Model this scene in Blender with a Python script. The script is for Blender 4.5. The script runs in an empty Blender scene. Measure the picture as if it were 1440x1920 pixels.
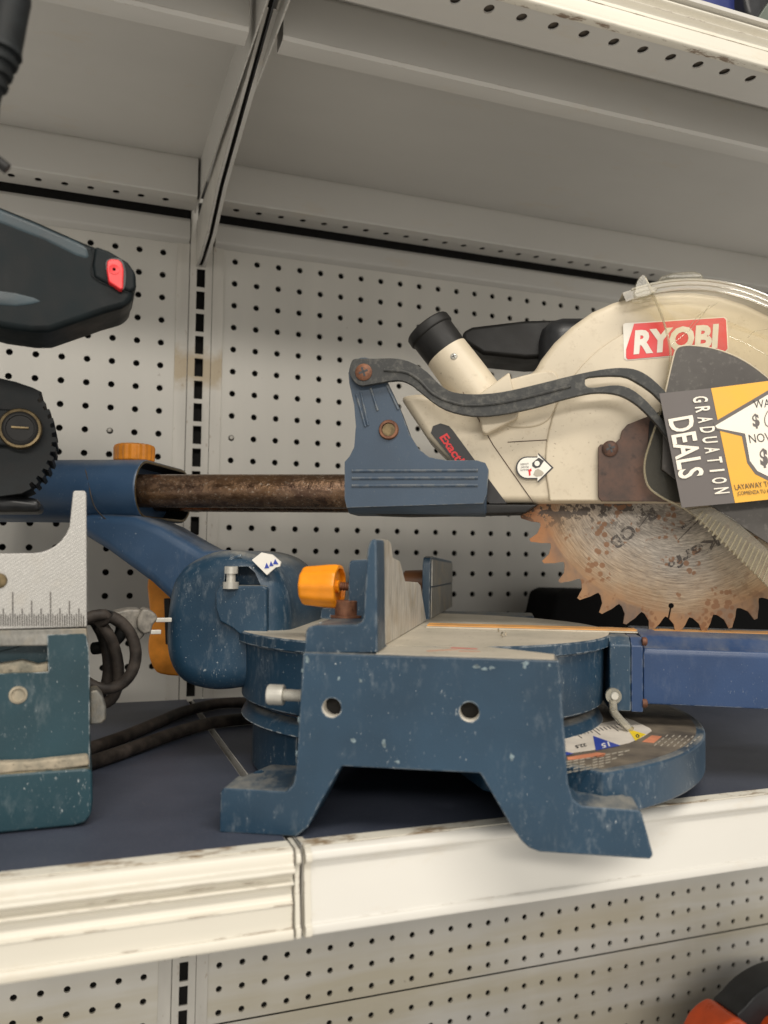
import bpy, bmesh, math, random
from mathutils import Vector, Matrix
from mathutils.geometry import tessellate_polygon
random.seed(7)
SC = bpy.context.scene
COL = SC.collection
K = 0.001                                    # everything below is written in millimetres
R = math.radians

# ------------------------------------------------------------------ camera
# world: X along the shelf, Y into the wall board (Y = 0), Z up; measured from the board's 1 inch hole grid
FPX = 1546.0
yaw, pitch, roll = R(20.134), R(2.911), R(0.744)
CAM = Vector((-156.4, -933.05, -332.17))
FW = Vector((math.sin(yaw) * math.cos(pitch), math.cos(yaw) * math.cos(pitch), math.sin(pitch)))
r0 = Vector((math.cos(yaw), -math.sin(yaw), 0)); u0 = r0.cross(FW)
RT = math.cos(roll) * r0 + math.sin(roll) * u0
UP = -math.sin(roll) * r0 + math.cos(roll) * u0
cam = bpy.data.cameras.new('camera'); camo = bpy.data.objects.new('camera', cam); COL.objects.link(camo)
m = Matrix.Identity(4)
for i in range(3):
    m[i][0] = RT[i]; m[i][1] = UP[i]; m[i][2] = -FW[i]; m[i][3] = CAM[i] * K
camo.matrix_world = m
cam.sensor_fit = 'HORIZONTAL'; cam.sensor_width = 36; cam.lens = 36 * FPX / 1440
cam.clip_start = 0.02; cam.clip_end = 60
cam.dof.use_dof = True; cam.dof.focus_distance = 0.66; cam.dof.aperture_fstop = 9
SC.camera = camo

# ------------------------------------------------------------------ world, lamps, exposure
w = bpy.data.worlds.new('World'); SC.world = w; w.use_nodes = True
w.node_tree.nodes['Background'].inputs[0].default_value = (1.0, 0.9, 0.78, 1)
_n = w.node_tree.nodes; _tc = _n.new('ShaderNodeTexCoord'); _sx = _n.new('ShaderNodeSeparateXYZ'); _mr = _n.new('ShaderNodeValToRGB'); _ad = _n.new('ShaderNodeMath')
_ad.operation = 'MULTIPLY_ADD'; _ad.inputs[1].default_value = .5; _ad.inputs[2].default_value = .5
w.node_tree.links.new(_tc.outputs['Generated'], _sx.inputs[0]); w.node_tree.links.new(_sx.outputs[2], _ad.inputs[0]); w.node_tree.links.new(_ad.outputs[0], _mr.inputs[0])
_e = _mr.color_ramp.elements; _e[0].position = .25; _e[0].color = (.92, .86, .77, 1); _e[1].position = .75; _e[1].color = (.24, .24, .24, 1)
_x = _e.new(.47); _x.color = (1.0, .955, .88, 1)
w.node_tree.links.new(_mr.outputs[0], w.node_tree.nodes['Background'].inputs[0])
w.node_tree.nodes['Background'].inputs[1].default_value = 0.84
SC.view_settings.view_transform = 'Standard'; SC.view_settings.look = 'None'
SC.view_settings.exposure = 0; SC.view_settings.gamma = 1

def area(name, loc, target, sx, sy, power, color=(1, 0.94, 0.85)):
    l = bpy.data.lights.new(name, 'AREA'); l.shape = 'RECTANGLE'; l.size = sx; l.size_y = sy
    l.energy = power; l.color = color
    o = bpy.data.objects.new(name, l); COL.objects.link(o); o.location = loc
    o.rotation_euler = (Vector(target) - Vector(loc)).to_track_quat('-Z', 'Y').to_euler()
    return o
area('ceiling_tube_far', (-0.9, -4.2, 1.25), (0.1, -0.3, -0.3), 3.2, 0.4, 84)
area('ceiling_tube_near', (0.1, -2.0, 1.8), (0.05, -0.45, -0.5), 2.6, 0.3, 62)

# ------------------------------------------------------------------ frames and tracing helpers
def ray(x, y): return FW + RT * ((x - 720) / FPX) + UP * ((960 - y) / FPX)
def on(x, y, n, c):
    n = Vector(n); d = ray(x, y); return CAM + d * ((c - n.dot(CAM)) / n.dot(d))
def WY(x, y, Y): return on(x, y, (0, 1, 0), Y)
def WZ(x, y, Z): return on(x, y, (0, 0, 1), Z)
SHELF = -494.7
O = WZ(410, 1562, SHELF); _b = WZ(1225, 1613, SHELF)
U = (_b - O).normalized(); V = Vector((-U.y, U.x, 0))
def loc_(p): p = p - O; return Vector((p.dot(U), p.dot(V), p.z))
def S(x, y, v): return loc_(on(x, y, V, O.dot(V) + v))          # saw frame (u along the side, v away, w up)
def SW(x, y, wv): return loc_(on(x, y, (0, 0, 1), SHELF + wv))
def SU(x, y, u): return loc_(on(x, y, U, O.dot(U) + u))

# ------------------------------------------------------------------ materials
def lin(c): return tuple(((x / 255 + .055) / 1.055) ** 2.4 if x > 10 else x / 255 / 12.92 for x in c)
class NT:
    def __init__(s, name):
        s.m = bpy.data.materials.new(name); s.m.use_nodes = True
        s.t = s.m.node_tree; s.b = s.t.nodes['Principled BSDF']; s._c = None
    def n(s, typ, **kw):
        x = s.t.nodes.new(typ)
        for k, v in kw.items(): setattr(x, k, v)
        return x
    def l(s, a, b): s.t.links.new(a, b)
    def coord(s):
        if s._c is None: s._c = s.n('ShaderNodeTexCoord').outputs['Object']
        return s._c
    def world(s): s._c = s.n('ShaderNodeNewGeometry').outputs['Position']
    def noise(s, scale, stretch=(1, 1, 1), detail=4, rough=.55, loc=(0, 0, 0), vec=None):
        mp = s.n('ShaderNodeMapping'); mp.inputs['Scale'].default_value = stretch; mp.inputs['Location'].default_value = loc
        s.l(vec or s.coord(), mp.inputs[0])
        n = s.n('ShaderNodeTexNoise'); n.inputs['Scale'].default_value = scale
        n.inputs['Detail'].default_value = detail; n.inputs['Roughness'].default_value = rough
        s.l(mp.outputs[0], n.inputs['Vector']); return n.outputs['Fac']
    def ramp(s, fac, a, b, va=0., vb=1.):
        r = s.n('ShaderNodeMapRange'); r.inputs[1].default_value = a; r.inputs[2].default_value = b
        r.inputs[3].default_value = va; r.inputs[4].default_value = vb; s.l(fac, r.inputs[0]); return r.outputs[0]
    def math(s, op, a, b=None):
        x = s.n('ShaderNodeMath', operation=op)
        for i, q in enumerate((a, b)):
            if q is None: continue
            if isinstance(q, (int, float)): x.inputs[i].default_value = q
            else: s.l(q, x.inputs[i])
        return x.outputs[0]
    def mix(s, fac, a, b):
        x = s.n('ShaderNodeMix', data_type='RGBA')
        if isinstance(fac, (int, float)): x.inputs[0].default_value = fac
        else: s.l(fac, x.inputs[0])
        for i, q in ((6, a), (7, b)):
            if isinstance(q, tuple): x.inputs[i].default_value = (*q[:3], 1)
            else: s.l(q, x.inputs[i])
        return x.outputs[2]
    def col(s, c):
        if isinstance(c, tuple): s.b.inputs['Base Color'].default_value = (*c[:3], 1)
        else: s.l(c, s.b.inputs['Base Color'])
    def rough(s, r):
        if isinstance(r, (int, float)): s.b.inputs['Roughness'].default_value = r
        else: s.l(r, s.b.inputs['Roughness'])
    def metal(s, r):
        if isinstance(r, (int, float)): s.b.inputs['Metallic'].default_value = r
        else: s.l(r, s.b.inputs['Metallic'])
    def bump(s, h, strength=.2, dist=.0005):
        x = s.n('ShaderNodeBump'); x.inputs['Strength'].default_value = strength; x.inputs['Distance'].default_value = dist
        s.l(h, x.inputs['Height']); s.l(x.outputs[0], s.b.inputs['Normal'])
    def upness(s):
        g = s.n('ShaderNodeNewGeometry'); sx = s.n('ShaderNodeSeparateXYZ'); s.l(g.outputs['Normal'], sx.inputs[0]); return sx.outputs[2]
    def xyz(s):
        sx = s.n('ShaderNodeSeparateXYZ'); s.l(s.coord(), sx.inputs[0]); return sx.outputs
    def edge(s, radius=.0012):
        bv = s.n('ShaderNodeBevel', samples=4); bv.inputs[0].default_value = radius
        g = s.n('ShaderNodeNewGeometry'); d = s.n('ShaderNodeVectorMath', operation='DOT_PRODUCT')
        s.l(bv.outputs[0], d.inputs[0]); s.l(g.outputs['Normal'], d.inputs[1])
        return s.ramp(d.outputs['Value'], .985, .90)

def plain(name, c, rough=.5, metal=0., var=.12, bump=0., spec=None, scale=60):
    t = NT(name); n = t.noise(scale)
    t.col(t.mix(t.ramp(n, .35, .7), tuple(x * (1 - var) for x in c), tuple(min(1, x * (1 + var)) for x in c)))
    t.rough(t.ramp(n, .3, .7, max(.02, rough - .07), min(1, rough + .07))); t.metal(metal)
    if bump: t.bump(t.noise(900), bump, .0003)
    if spec is not None: t.b.inputs['Specular IOR Level'].default_value = spec
    return t.m

def painted_cast(name, c, chalk=(.50, .53, .53), dustc=(.25, .24, .21), amount=1., rough=.42, dust=1., edgew=1.):
    """painted casting: cloudy paint, pale chips and scuffs, dust lying on top faces, rubbed edges"""
    t = NT(name)
    big = t.noise(14, detail=3)
    base = t.mix(t.ramp(big, .3, .72), tuple(x * .78 for x in c), tuple(x * 1.22 for x in c))
    zone = t.ramp(t.noise(17, (1, 1, .7), 4, .6, (3, 1, 2)), .46, .66)
    soft = t.math('MULTIPLY', t.ramp(t.noise(110, (1.7, 1.7, .7), 6, .7), .52, .74), t.math('MULTIPLY', zone, .55 * amount))
    base = t.mix(soft, base, tuple(x * .55 + y * .5 for x, y in zip(c, chalk)))
    wear = t.ramp(t.noise(26, detail=3, loc=(8, 3, 6)), .52, .66)
    chips = t.math('MULTIPLY', t.ramp(t.noise(260, (1.9, 1.9, .7), 6, .75), .615, .665), wear)
    chips = t.math('MULTIPLY', chips, 1.0 * amount)
    fine = t.math('MULTIPLY', t.ramp(t.noise(560, (1.5, 1.5, .6), 3, .6, (7, 2, 5)), .685, .73), .7 * amount)
    base = t.mix(t.math('MAXIMUM', chips, fine), base, chalk)
    e = t.math('MULTIPLY', t.edge(), t.ramp(t.noise(150, detail=4, loc=(1, 9, 4)), .42, .56, 0, .85 * edgew))
    base = t.mix(e, base, chalk)
    d = t.math('MULTIPLY', t.ramp(t.upness(), .70, .95), t.ramp(t.noise(38, (1, .5, 1), 6, .7), .38, .62, .08 * dust, .8 * dust))
    base = t.mix(t.math('MINIMUM', d, 1.), base, dustc)
    t.col(base); t.rough(t.math('ADD', t.ramp(big, .3, .7, rough - .06, rough + .08), t.math('MULTIPLY', d, .35)))
    t.bump(t.noise(700, detail=3), .22, .0003)
    return t.m

BLUE = (.014, .044, .080)
M = {}
M['blue_cast'] = painted_cast('blue_cast_paint', BLUE, amount=1.3, dust=1.15)
M['blue_clean'] = painted_cast('blue_paint', (.018, .05, .105), amount=.35, dust=.5, edgew=.5)
M['blue_slide'] = painted_cast('slide_blue_plastic', (.036, .060, .094), amount=.4, dust=.25, rough=.5, chalk=(.2, .2, .18))
M['blue_arm'] = painted_cast('arm_blue_paint', (.016, .046, .125), amount=.22, dust=.65, rough=.4, edgew=.6)
M['green_cast'] = painted_cast('green_cast_paint', (.009, .041, .056), amount=.95, dustc=(.45, .35, .2), dust=1.)
M['cream'] = None
def cream():
    t = NT('cream_guard_paint'); c = (.60, .52, .39)
    big = t.noise(16, detail=4)
    base = t.mix(t.ramp(big, .3, .72), tuple(x * .86 for x in c), tuple(x * 1.08 for x in c))
    grime = t.math('MULTIPLY', t.ramp(t.noise(120, detail=6, rough=.7), .55, .78), .45)
    base = t.mix(grime, base, (.30, .22, .13))
    sp = t.math('MULTIPLY', t.ramp(t.noise(420, detail=3), .66, .70), t.ramp(t.noise(22, loc=(4, 4, 4)), .5, .6, 0, .6))
    base = t.mix(sp, base, (.22, .16, .10))
    t.col(base); t.rough(.42); t.bump(t.noise(650, detail=2), .12, .0002); return t.m
M['cream'] = cream()
M['rubber'] = plain('black_rubber', (.011, .0105, .010), .5, var=.35, bump=.2, spec=.3)
M['cable'] = plain('dusty_cable', (.045, .036, .030), .6, var=.6, scale=90, spec=.3)
M['black_plastic'] = plain('black_plastic', (.016, .017, .019), .38, var=.3, bump=.15)
def link_plastic():
    t = NT('dusty_link_plastic'); n = t.noise(180, detail=6, rough=.7)
    t.col(t.mix(t.ramp(n, .48, .78), (.028, .029, .028), (.12, .115, .10))); t.rough(.6); t.bump(n, .2, .0003); return t.m
M['link'] = link_plastic()
def charcoal():
    t = NT('charcoal_plate'); n = t.noise(230, detail=5, rough=.65); n2 = t.noise(28)
    c = t.mix(t.ramp(n2, .3, .7), (.055, .048, .044), (.085, .078, .070)); t.col(t.mix(t.ramp(n, .55, .78, 0, .8), c, (.17, .155, .14)))
    t.rough(.55); t.metal(.15); t.bump(n, .15, .0002); return t.m
M['charcoal'] = charcoal()
def rusty(name, a, b, sc=40, metal=.3, rough=.6):
    t = NT(name); n = t.noise(sc, detail=7, rough=.65)
    c = t.mix(t.ramp(n, .38, .66), a, b); n2 = t.noise(sc * 5, detail=4)
    t.col(t.mix(t.ramp(n2, .58, .72, 0, .7), c, tuple(x * .35 for x in a))); t.rough(rough); t.metal(metal); t.bump(n2, .3, .0003); return t.m
M['rust'] = rusty('rusty_steel', (.10, .040, .022), (.24, .105, .055), 120)
M['rust_dark'] = rusty('dark_rusty_steel', (.055, .030, .022), (.15, .075, .05), 140)
M['rust_plate'] = rusty('rust_brown_plate', (.050, .032, .025), (.125, .062, .040), 30, .2, .55)
def tube():
    t = NT('rusty_tube'); x = t.xyz()
    n = t.noise(150, (.8, 1, 1), 6, .65); big = t.noise(28, (.5, 1, 1), 3)
    c = t.mix(t.ramp(n, .36, .68), (.09, .052, .036), (.22, .14, .09)); c = t.mix(t.ramp(big, .45, .65, 0, .5), c, (.22, .12, .05))
    glint = t.ramp(t.noise(480, (.8, 1, 1), 3, .6), .60, .66); c = t.mix(t.math('MULTIPLY', glint, .5), c, (.50, .42, .34))  # pale specks put glints into the tube's colour
    t.col(c); t.metal(.8); t.rough(t.ramp(n, .35, .65, .14, .34)); t.bump(t.noise(330, (.8, 1, 1), 4, .6), .7, .0006); return t.m
M['tube'] = tube()
M['orange'] = plain('orange_plastic', (.90, .30, .010), .36, var=.1, bump=.05)
M['orange_dark'] = plain('orange_knob_plastic', (.72, .25, .015), .45, var=.2, bump=.1)
M['chip'] = plain('pale_bare_filler', (.15, .20, .22), .6, var=.5, scale=300)
M['kerf'] = plain('dusty_orange_strip', (.62, .30, .08), .5, var=.15)
M['brown_knob'] = plain('brown_plastic', (.14, .055, .018), .5)
M['steel'] = plain('zinc_steel', (.58, .56, .50), .4, .45, var=.15)
def alu(name, c, st, metal=.75):
    t = NT(name); n = t.noise(160, st, 6, .75); n2 = t.noise(45, detail=4)
    b = t.mix(t.ramp(n, .35, .68), tuple(x * .55 for x in c), c); b = t.mix(t.ramp(n2, .5, .75, 0, .6), b, (.42, .33, .20))
    t.col(b); t.metal(metal); t.rough(t.ramp(n, .3, .7, .35, .6)); t.bump(n, .5, .0006); return t.m
M['fence_alu'] = alu('worn_fence_metal', (.80, .76, .68), (1, 1.8, .22), .7)
M['fence_grey'] = alu('grey_fence_metal', (.33, .32, .29), (1, 1, .5), .6)
def table_top():
    t = NT('dusty_table_metal'); n = t.noise(26, detail=5); s = t.noise(300, (1, .3, 1), 4)
    b = t.mix(t.ramp(n, .3, .7), (.44, .40, .32), (.60, .54, .44)); b = t.mix(t.ramp(s, .6, .75, 0, .4), b, (.2, .17, .13))
    t.col(b); t.metal(.15); t.rough(.42); return t.m
M['table'] = table_top()
def ruler_metal():
    t = NT('crosshatched_fence_metal')
    def wave(ang):
        mp = t.n('ShaderNodeMapping'); mp.inputs['Rotation'].default_value = (0, ang, 0); t.l(t.coord(), mp.inputs[0])
        wv = t.n('ShaderNodeTexWave'); wv.inputs['Scale'].default_value = 300; wv.inputs['Distortion'].default_value = 2.; wv.inputs['Detail Scale'].default_value = 3
        t.l(mp.outputs[0], wv.inputs[0]); return wv.outputs['Fac']
    h = t.math('MULTIPLY', wave(.9), wave(.35))
    n = t.noise(50, detail=5)
    c = t.mix(t.ramp(h, .1, .8), (.36, .35, .33), (.62, .605, .57)); c = t.mix(t.ramp(n, .55, .75, 0, .35), c, (.42, .38, .32))
    t.col(c); t.metal(.55); t.rough(.42); t.bump(h, .4, .0004); return t.m
M['ruler'] = ruler_metal()
def peg():
    t = NT('pegboard_paint'); t.world(); c = (.60, .58, .53)
    n = t.noise(3.2, (2.2, 1, .5), 4); s = t.noise(9, (3, 1, .25), 3, loc=(5, 1, 1)); f = t.noise(900, detail=2)
    b = t.mix(t.ramp(n, .3, .7), tuple(x * .9 for x in c), tuple(x * 1.05 for x in c))
    b = t.mix(t.ramp(s, .56, .7, 0, .3), b, (.66, .63, .57))
    x = t.xyz()
    # yellowed band on the lower board
    low = t.math('MULTIPLY', t.ramp(x[2], -.77, -.80), t.ramp(t.noise(5, (.6, 1, 5)), .42, .6, 0, .55))
    b = t.mix(low, b, (.46, .40, .26))
    sp = t.ramp(t.noise(70, (1, 1, 1), 3, loc=(2, 8, 1)), .74, .77, 0, .5); b = t.mix(sp, b, (.25, .2, .15))
    t.col(b); t.rough(.42); t.bump(f, .08, .0002); return t.m
M['peg'] = peg()
M['hole_back'] = plain('brown_inner_steel', (.12, .10, .08), .8)  # plain brown tone behind the rim holes
def post_paint():
    t = NT('post_paint'); t.world(); c = (.60, .575, .52)
    x = t.xyz(); n = t.noise(60, detail=5)
    dz = t.math('ABSOLUTE', t.math('ADD', x[2], .127)); k = t.ramp(t.math('ADD', dz, t.math('MULTIPLY', t.math('SUBTRACT', n, .5), .035)), .010, .026, 1., 0.)
    b = t.mix(t.ramp(t.noise(30, (1, 1, .2), 4), .4, .7), tuple(q * .88 for q in c), tuple(q * 1.08 for q in c))
    b = t.mix(t.math('MULTIPLY', k, .62), b, (.34, .22, .06))
    sp = t.ramp(t.noise(240, (1, 1, .5), 4), .66, .7, 0, .5); b = t.mix(sp, b, (.32, .24, .16))
    t.col(b); t.rough(.38); return t.m
M['post'] = post_paint()
M['dark'] = plain('cavity_shade_black', (.010, .009, .008), .9)  # near-black colour carries the shade inside gaps, slots and holes
def shelf_paint(name, c, chip=.5, low=None):
    t = NT(name); n = t.noise(6, (.5, 1, 1), 5); f = t.noise(700, detail=2)
    b = t.mix(t.ramp(n, .3, .72), tuple(q * .92 for q in c), tuple(q * 1.05 for q in c))
    e = t.math('MULTIPLY', t.edge(.0016), t.ramp(t.noise(120, (.35, 1, 1), 5, .7), .52, .60, 0, chip)); b = t.mix(e, b, (.16, .10, .06))
    g = t.ramp(t.noise(34, (.45, 1, 1), 6, .7, (3, 3, 3)), .58, .75, 0, .35); b = t.mix(g, b, (.52, .43, .30))
    t.col(b); t.rough(.36); t.bump(f, .06, .0002); return t.m
M['shelf'] = shelf_paint('shelf_underside_paint', (.54, .525, .49), .55)
M['lip'] = shelf_paint('cream_lip_paint', (.65, .615, .53), .9)
M['lip_white'] = shelf_paint('white_lip_paint', (.66, .64, .59), .9)
def worn_edge():
    t = NT('worn_lip_top'); n = t.noise(75, (.4, 1, 1), 6, .75)
    t.col(t.mix(t.ramp(n, .50, .60), (.74, .70, .60), (.30, .22, .14))); t.rough(.5); t.bump(n, .3, .0005); return t.m
M['lip_worn'] = worn_edge()
def navy():
    t = NT('navy_shelf_top'); n = t.noise(11, detail=5); f = t.noise(1200, detail=2); s = t.noise(120, (2, .3, 1), 4)
    b = t.mix(t.ramp(n, .3, .7), (.034, .042, .063), (.060, .070, .100)); b = t.mix(t.ramp(f, .56, .72, 0, .6), b, (.11, .115, .14))
    b = t.mix(t.ramp(s, .66, .8, 0, .35), b, (.12, .12, .13))
    t.col(b); t.rough(.5); t.bump(f, .15, .0002); return t.m
M['navy'] = navy()
def clearp(name, alpha, tint=(.75, .72, .62), rough=.12, k=.5):
    t = NT(name); t.col(tint); t.rough(rough)
    tr = t.n('ShaderNodeBsdfTransparent'); tr.inputs[0].default_value = (1, .985, .94, 1)
    gl = t.n('ShaderNodeBsdfGlossy'); gl.inputs['Roughness'].default_value = rough
    mx = t.n('ShaderNodeMixShader'); mx.inputs[0].default_value = alpha; t.l(tr.outputs[0], mx.inputs[1]); t.l(t.b.outputs[0], mx.inputs[2])
    fr = t.n('ShaderNodeFresnel'); fr.inputs[0].default_value = 1.45; m2 = t.n('ShaderNodeMixShader')
    t.l(t.math('MULTIPLY', fr.outputs[0], k), m2.inputs[0]); t.l(mx.outputs[0], m2.inputs[1]); t.l(gl.outputs[0], m2.inputs[2])
    t.l(m2.outputs[0], t.t.nodes['Material Output'].inputs['Surface']); return t.m
M['clear'] = clearp('clear_guard_plastic', .016, k=.3)
M['clear_edge'] = clearp('clear_guard_edge', .30, (.62, .54, .36), .12, 1.)
M['clear_pointer'] = clearp('clear_pointer_plastic', .38, (.62, .58, .47), .15, 1.)
M['highlight_bead'] = clearp('highlight_bead_plastic', .35, (.80, .76, .64), .08, 2.)  # pale tint for the highlights drawn along the guard rim
M['clear_rib'] = clearp('ribbed_guard_plastic', .20, (.42, .38, .30), .2, .9)
M['red'] = plain('red_print', (.66, .018, .022), .4, var=.05)
M['white'] = plain('white_print', (.80, .77, .70), .5, var=.05)
M['logo_white'] = plain('logo_white', (.74, .70, .62), .5, var=.1)
M['ink'] = plain('dark_ink', (.035, .034, .036), .5)
M['blade_ink'] = None
M['tag_grey'] = plain('tag_grey_card', (.125, .11, .105), .55, var=.04)
M['tag_orange'] = plain('tag_orange_card', (.80, .42, .045), .5, var=.03)
M['tag_white'] = plain('tag_white_print', (.86, .80, .69), .5, var=.02)
M['switch_red'] = plain('red_switch_plastic', (.72, .025, .03), .35)
M['soft_dark'] = plain('dark_teal_plastic', (.003, .0065, .008), .5, var=.35, bump=.2, spec=.2)
M['teal_lit'] = plain('lit_dusty_teal_plastic', (.018, .036, .046), .42, var=.3, bump=.25)  # paler tone paints in the light and dust on the handle's top
M['gear'] = plain('dark_grey_plastic', (.008, .010, .011), .6, var=.5, bump=.2, scale=120, spec=.3)
M['brass'] = plain('dirty_brass', (.16, .12, .065), .38, .8, var=.4, scale=200)
M['sawdust'] = rusty('sawdust_crust', (.17, .16, .125), (.40, .34, .25), 60, 0., .9)
M['plug'] = plain('grey_plug_plastic', (.22, .20, .17), .45, var=.4, scale=200)
M['case_black'] = plain('black_case_plastic', (.004, .004, .004), .85, spec=.1)
M['vac_red'] = plain('orange_red_plastic', (.60, .075, .012), .32, var=.1)
M['blue_case'] = plain('blue_case_plastic', (.015, .025, .13), .4)
M['grey_green'] = plain('grey_green_plastic', (.10, .12, .10), .5)
M['label_black'] = plain('black_label', (.014, .013, .014), .35, var=.1)
M['label_white'] = plain('scale_label', (.66, .60, .52), .5, var=.08)
M['label_blue'] = plain('blue_label_print', (.03, .06, .35), .5)
M['label_yellow'] = plain('yellow_label_print', (.80, .58, .02), .5)
M['label_orange'] = plain('orange_label_print', (.62, .23, .12), .6, var=.2)
M['print_grey'] = plain('pale_print', (.42, .38, .31), .6)
def plate_top():
    t = NT('dusty_scale_plate'); n = t.noise(36, detail=6)
    t.col(t.mix(t.ramp(n, .35, .65), (.075, .062, .05), (.20, .165, .12))); t.rough(.6); return t.m
M['plate_top'] = plate_top()

BC = S(1272.5, 881.7, 195); BR = 126.4        # blade centre and radius
def blade_mat():
    t = NT('rusty_blade_steel'); x = t.xyz()
    dx = t.math('SUBTRACT', x[0], BC.x * K); dz = t.math('SUBTRACT', x[2], BC.z * K)
    rr = t.math('SQRT', t.math('ADD', t.math('MULTIPLY', dx, dx), t.math('MULTIPLY', dz, dz)))
    an = t.math('ARCTAN2', dz, dx)
    cv = t.n('ShaderNodeCombineXYZ'); t.l(t.math('MULTIPLY', rr, 14.), cv.inputs[0]); t.l(t.math('MULTIPLY', an, .12), cv.inputs[1])
    br = t.noise(55, detail=6, rough=.75, vec=cv.outputs[0])                    # brushed rings
    n = t.noise(24, detail=6, rough=.65)
    rn = t.math('ADD', rr, t.math('MULTIPLY', t.math('SUBTRACT', n, .5), .05))
    steel = t.mix(t.ramp(br, .34, .66), (.13, .112, .095), (.44, .39, .33))
    tan = t.mix(t.ramp(br, .36, .66), (.20, .135, .08), (.42, .31, .20))
    c = t.mix(t.ramp(rn, .068, .098), steel, tan)
    org = t.mix(t.ramp(n, .35, .65), (.19, .092, .038), (.33, .18, .085))
    c = t.mix(t.math('MULTIPLY', t.ramp(rn, .094, .112), .75), c, org)
    tooth = t.mix(t.ramp(t.noise(45, (1, 1, .5), 4, loc=(1, 1, 7)), .4, .62), (.13, .095, .075), (.30, .165, .08))
    c = t.mix(t.math('MULTIPLY', t.ramp(rr, .1095, .1115), .85), c, tooth)
    # left side: dark orange rust, top: flaking black coating, mid: round rust spots
    left = t.math('MULTIPLY', t.ramp(dx, -.085, -.112), t.ramp(n, .30, .55)); c = t.mix(t.math('MULTIPLY', left, .7), c, (.33, .12, .035))
    topl = t.math('MULTIPLY', t.ramp(dz, -.052, -.034), t.ramp(dx, .0, -.03)); fl = t.ramp(t.noise(120, (1, 1, 1), 5, .6, (4, 0, 2)), .50, .53)
    c = t.mix(t.math('MULTIPLY', t.math('MULTIPLY', topl, fl), .9), c, (.035, .024, .018))
    rgt = t.math('MULTIPLY', t.ramp(dx, .03, .07), t.ramp(t.noise(90, detail=5, loc=(9, 0, 2)), .54, .58)); c = t.mix(t.math('MULTIPLY', rgt, .65), c, (.13, .06, .03))
    vo = t.n('ShaderNodeTexVoronoi'); vo.inputs['Scale'].default_value = 210; vo.inputs['Randomness'].default_value = 1.
    mp = t.n('ShaderNodeMapping'); t.l(t.coord(), mp.inputs[0]); t.l(mp.outputs[0], vo.inputs['Vector'])
    spot = t.math('MULTIPLY', t.ramp(vo.outputs['Distance'], .50, .40), t.ramp(t.noise(30, detail=4, rough=.65, loc=(3, 3, 0)), .53, .56))
    c = t.mix(t.math('MULTIPLY', spot, .85), c, (.19, .085, .035))
    t.col(c); t.metal(.25); t.rough(.5); t.bump(br, .25, .0003); return t.m
M['blade'] = blade_mat()
def worn_print():
    t = NT('worn_blade_print'); t.col((.075, .062, .055)); t.rough(.6)
    tr = t.n('ShaderNodeBsdfTransparent'); mx = t.n('ShaderNodeMixShader'); t.l(t.ramp(t.noise(260, detail=5, rough=.7), .46, .58, .92, .1), mx.inputs[0])
    t.l(tr.outputs[0], mx.inputs[1]); t.l(t.b.outputs[0], mx.inputs[2]); t.l(mx.outputs[0], t.t.nodes['Material Output'].inputs['Surface']); return t.m
M['blade_ink'] = worn_print()

# ------------------------------------------------------------------ mesh helpers
ORG = {}
def thing(name, label, cat, loc=(0, 0, 0), group=None, rot=0):
    o = bpy.data.objects.new(name, None); COL.objects.link(o); o.empty_display_size = .02
    o.location = Vector(loc) * K; o.rotation_euler = (0, 0, rot); o['label'] = label; o['category'] = cat
    if group: o['group'] = group
    ORG[o] = Vector(loc) if rot == 0 else Vector((0, 0, 0)); return o
def smooth_mesh(me, ang=40):
    for p in me.polygons: p.use_smooth = True
    me.set_sharp_from_angle(angle=R(ang))
def bev(bm, wd, seg=2, ang=28):
    if wd <= 0: return
    bmesh.ops.remove_doubles(bm, verts=bm.verts, dist=.01)
    bm.normal_update()
    ed = [e for e in bm.edges if len(e.link_faces) == 2 and e.calc_face_angle(0) > R(ang)]
    bmesh.ops.bevel(bm, geom=ed, offset=wd, segments=seg, profile=.5, affect='EDGES', clamp_overlap=True)
def obj(name, bm, mat, parent=None, ang=40, wn=True, mats=None):
    """bm is in mm, in the frame of the thing (saw) or of the world (all others)"""
    org = Vector((0, 0, 0)); p = parent
    while p is not None:
        if p in ORG: org = ORG[p]; break
        p = p.parent
    bmesh.ops.recalc_face_normals(bm, faces=bm.faces)
    bmesh.ops.transform(bm, matrix=Matrix.Scale(K, 4) @ Matrix.Translation(-org), verts=bm.verts)
    me = bpy.data.meshes.new(name); bm.to_mesh(me); bm.free(); smooth_mesh(me, ang)
    me.materials.append(mat)
    for mm in mats or []: me.materials.append(mm)
    o = bpy.data.objects.new(name, me); COL.objects.link(o); o.parent = parent
    if wn:
        md = o.modifiers.new('wn', 'WEIGHTED_NORMAL'); md.keep_sharp = True
    return o
def tag(o, label, cat, group=None):
    o['label'] = label; o['category'] = cat
    if group: o['group'] = group
def loft(bm, A, B):
    """closed outline A to closed outline B (lists of Vectors), with caps"""
    a = [bm.verts.new(p) for p in A]; b = [bm.verts.new(p) for p in B]; n = len(a)
    for i in range(n): bm.faces.new((a[i], a[(i + 1) % n], b[(i + 1) % n], b[i]))
    bm.faces.new(a[::-1]); bm.faces.new(b)
def prism(px, v0, v1, bevel=0., seg=2, vt=None, bm=None, grow=1.):
    """px: outline traced on the plane v=vt (default v0), given depth from v0 to v1 in the saw frame"""
    own = bm is None; bm = bm or bmesh.new()
    P = [S(x, y, v0 if vt is None else vt) for x, y in px]
    t = bmesh.new() 
    loft(t, [Vector((p.x, v0, p.z)) for p in P], [Vector((p.x, v1, p.z)) for p in P]); bev(t, bevel, seg); join(bm, t)
    return bm
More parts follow.
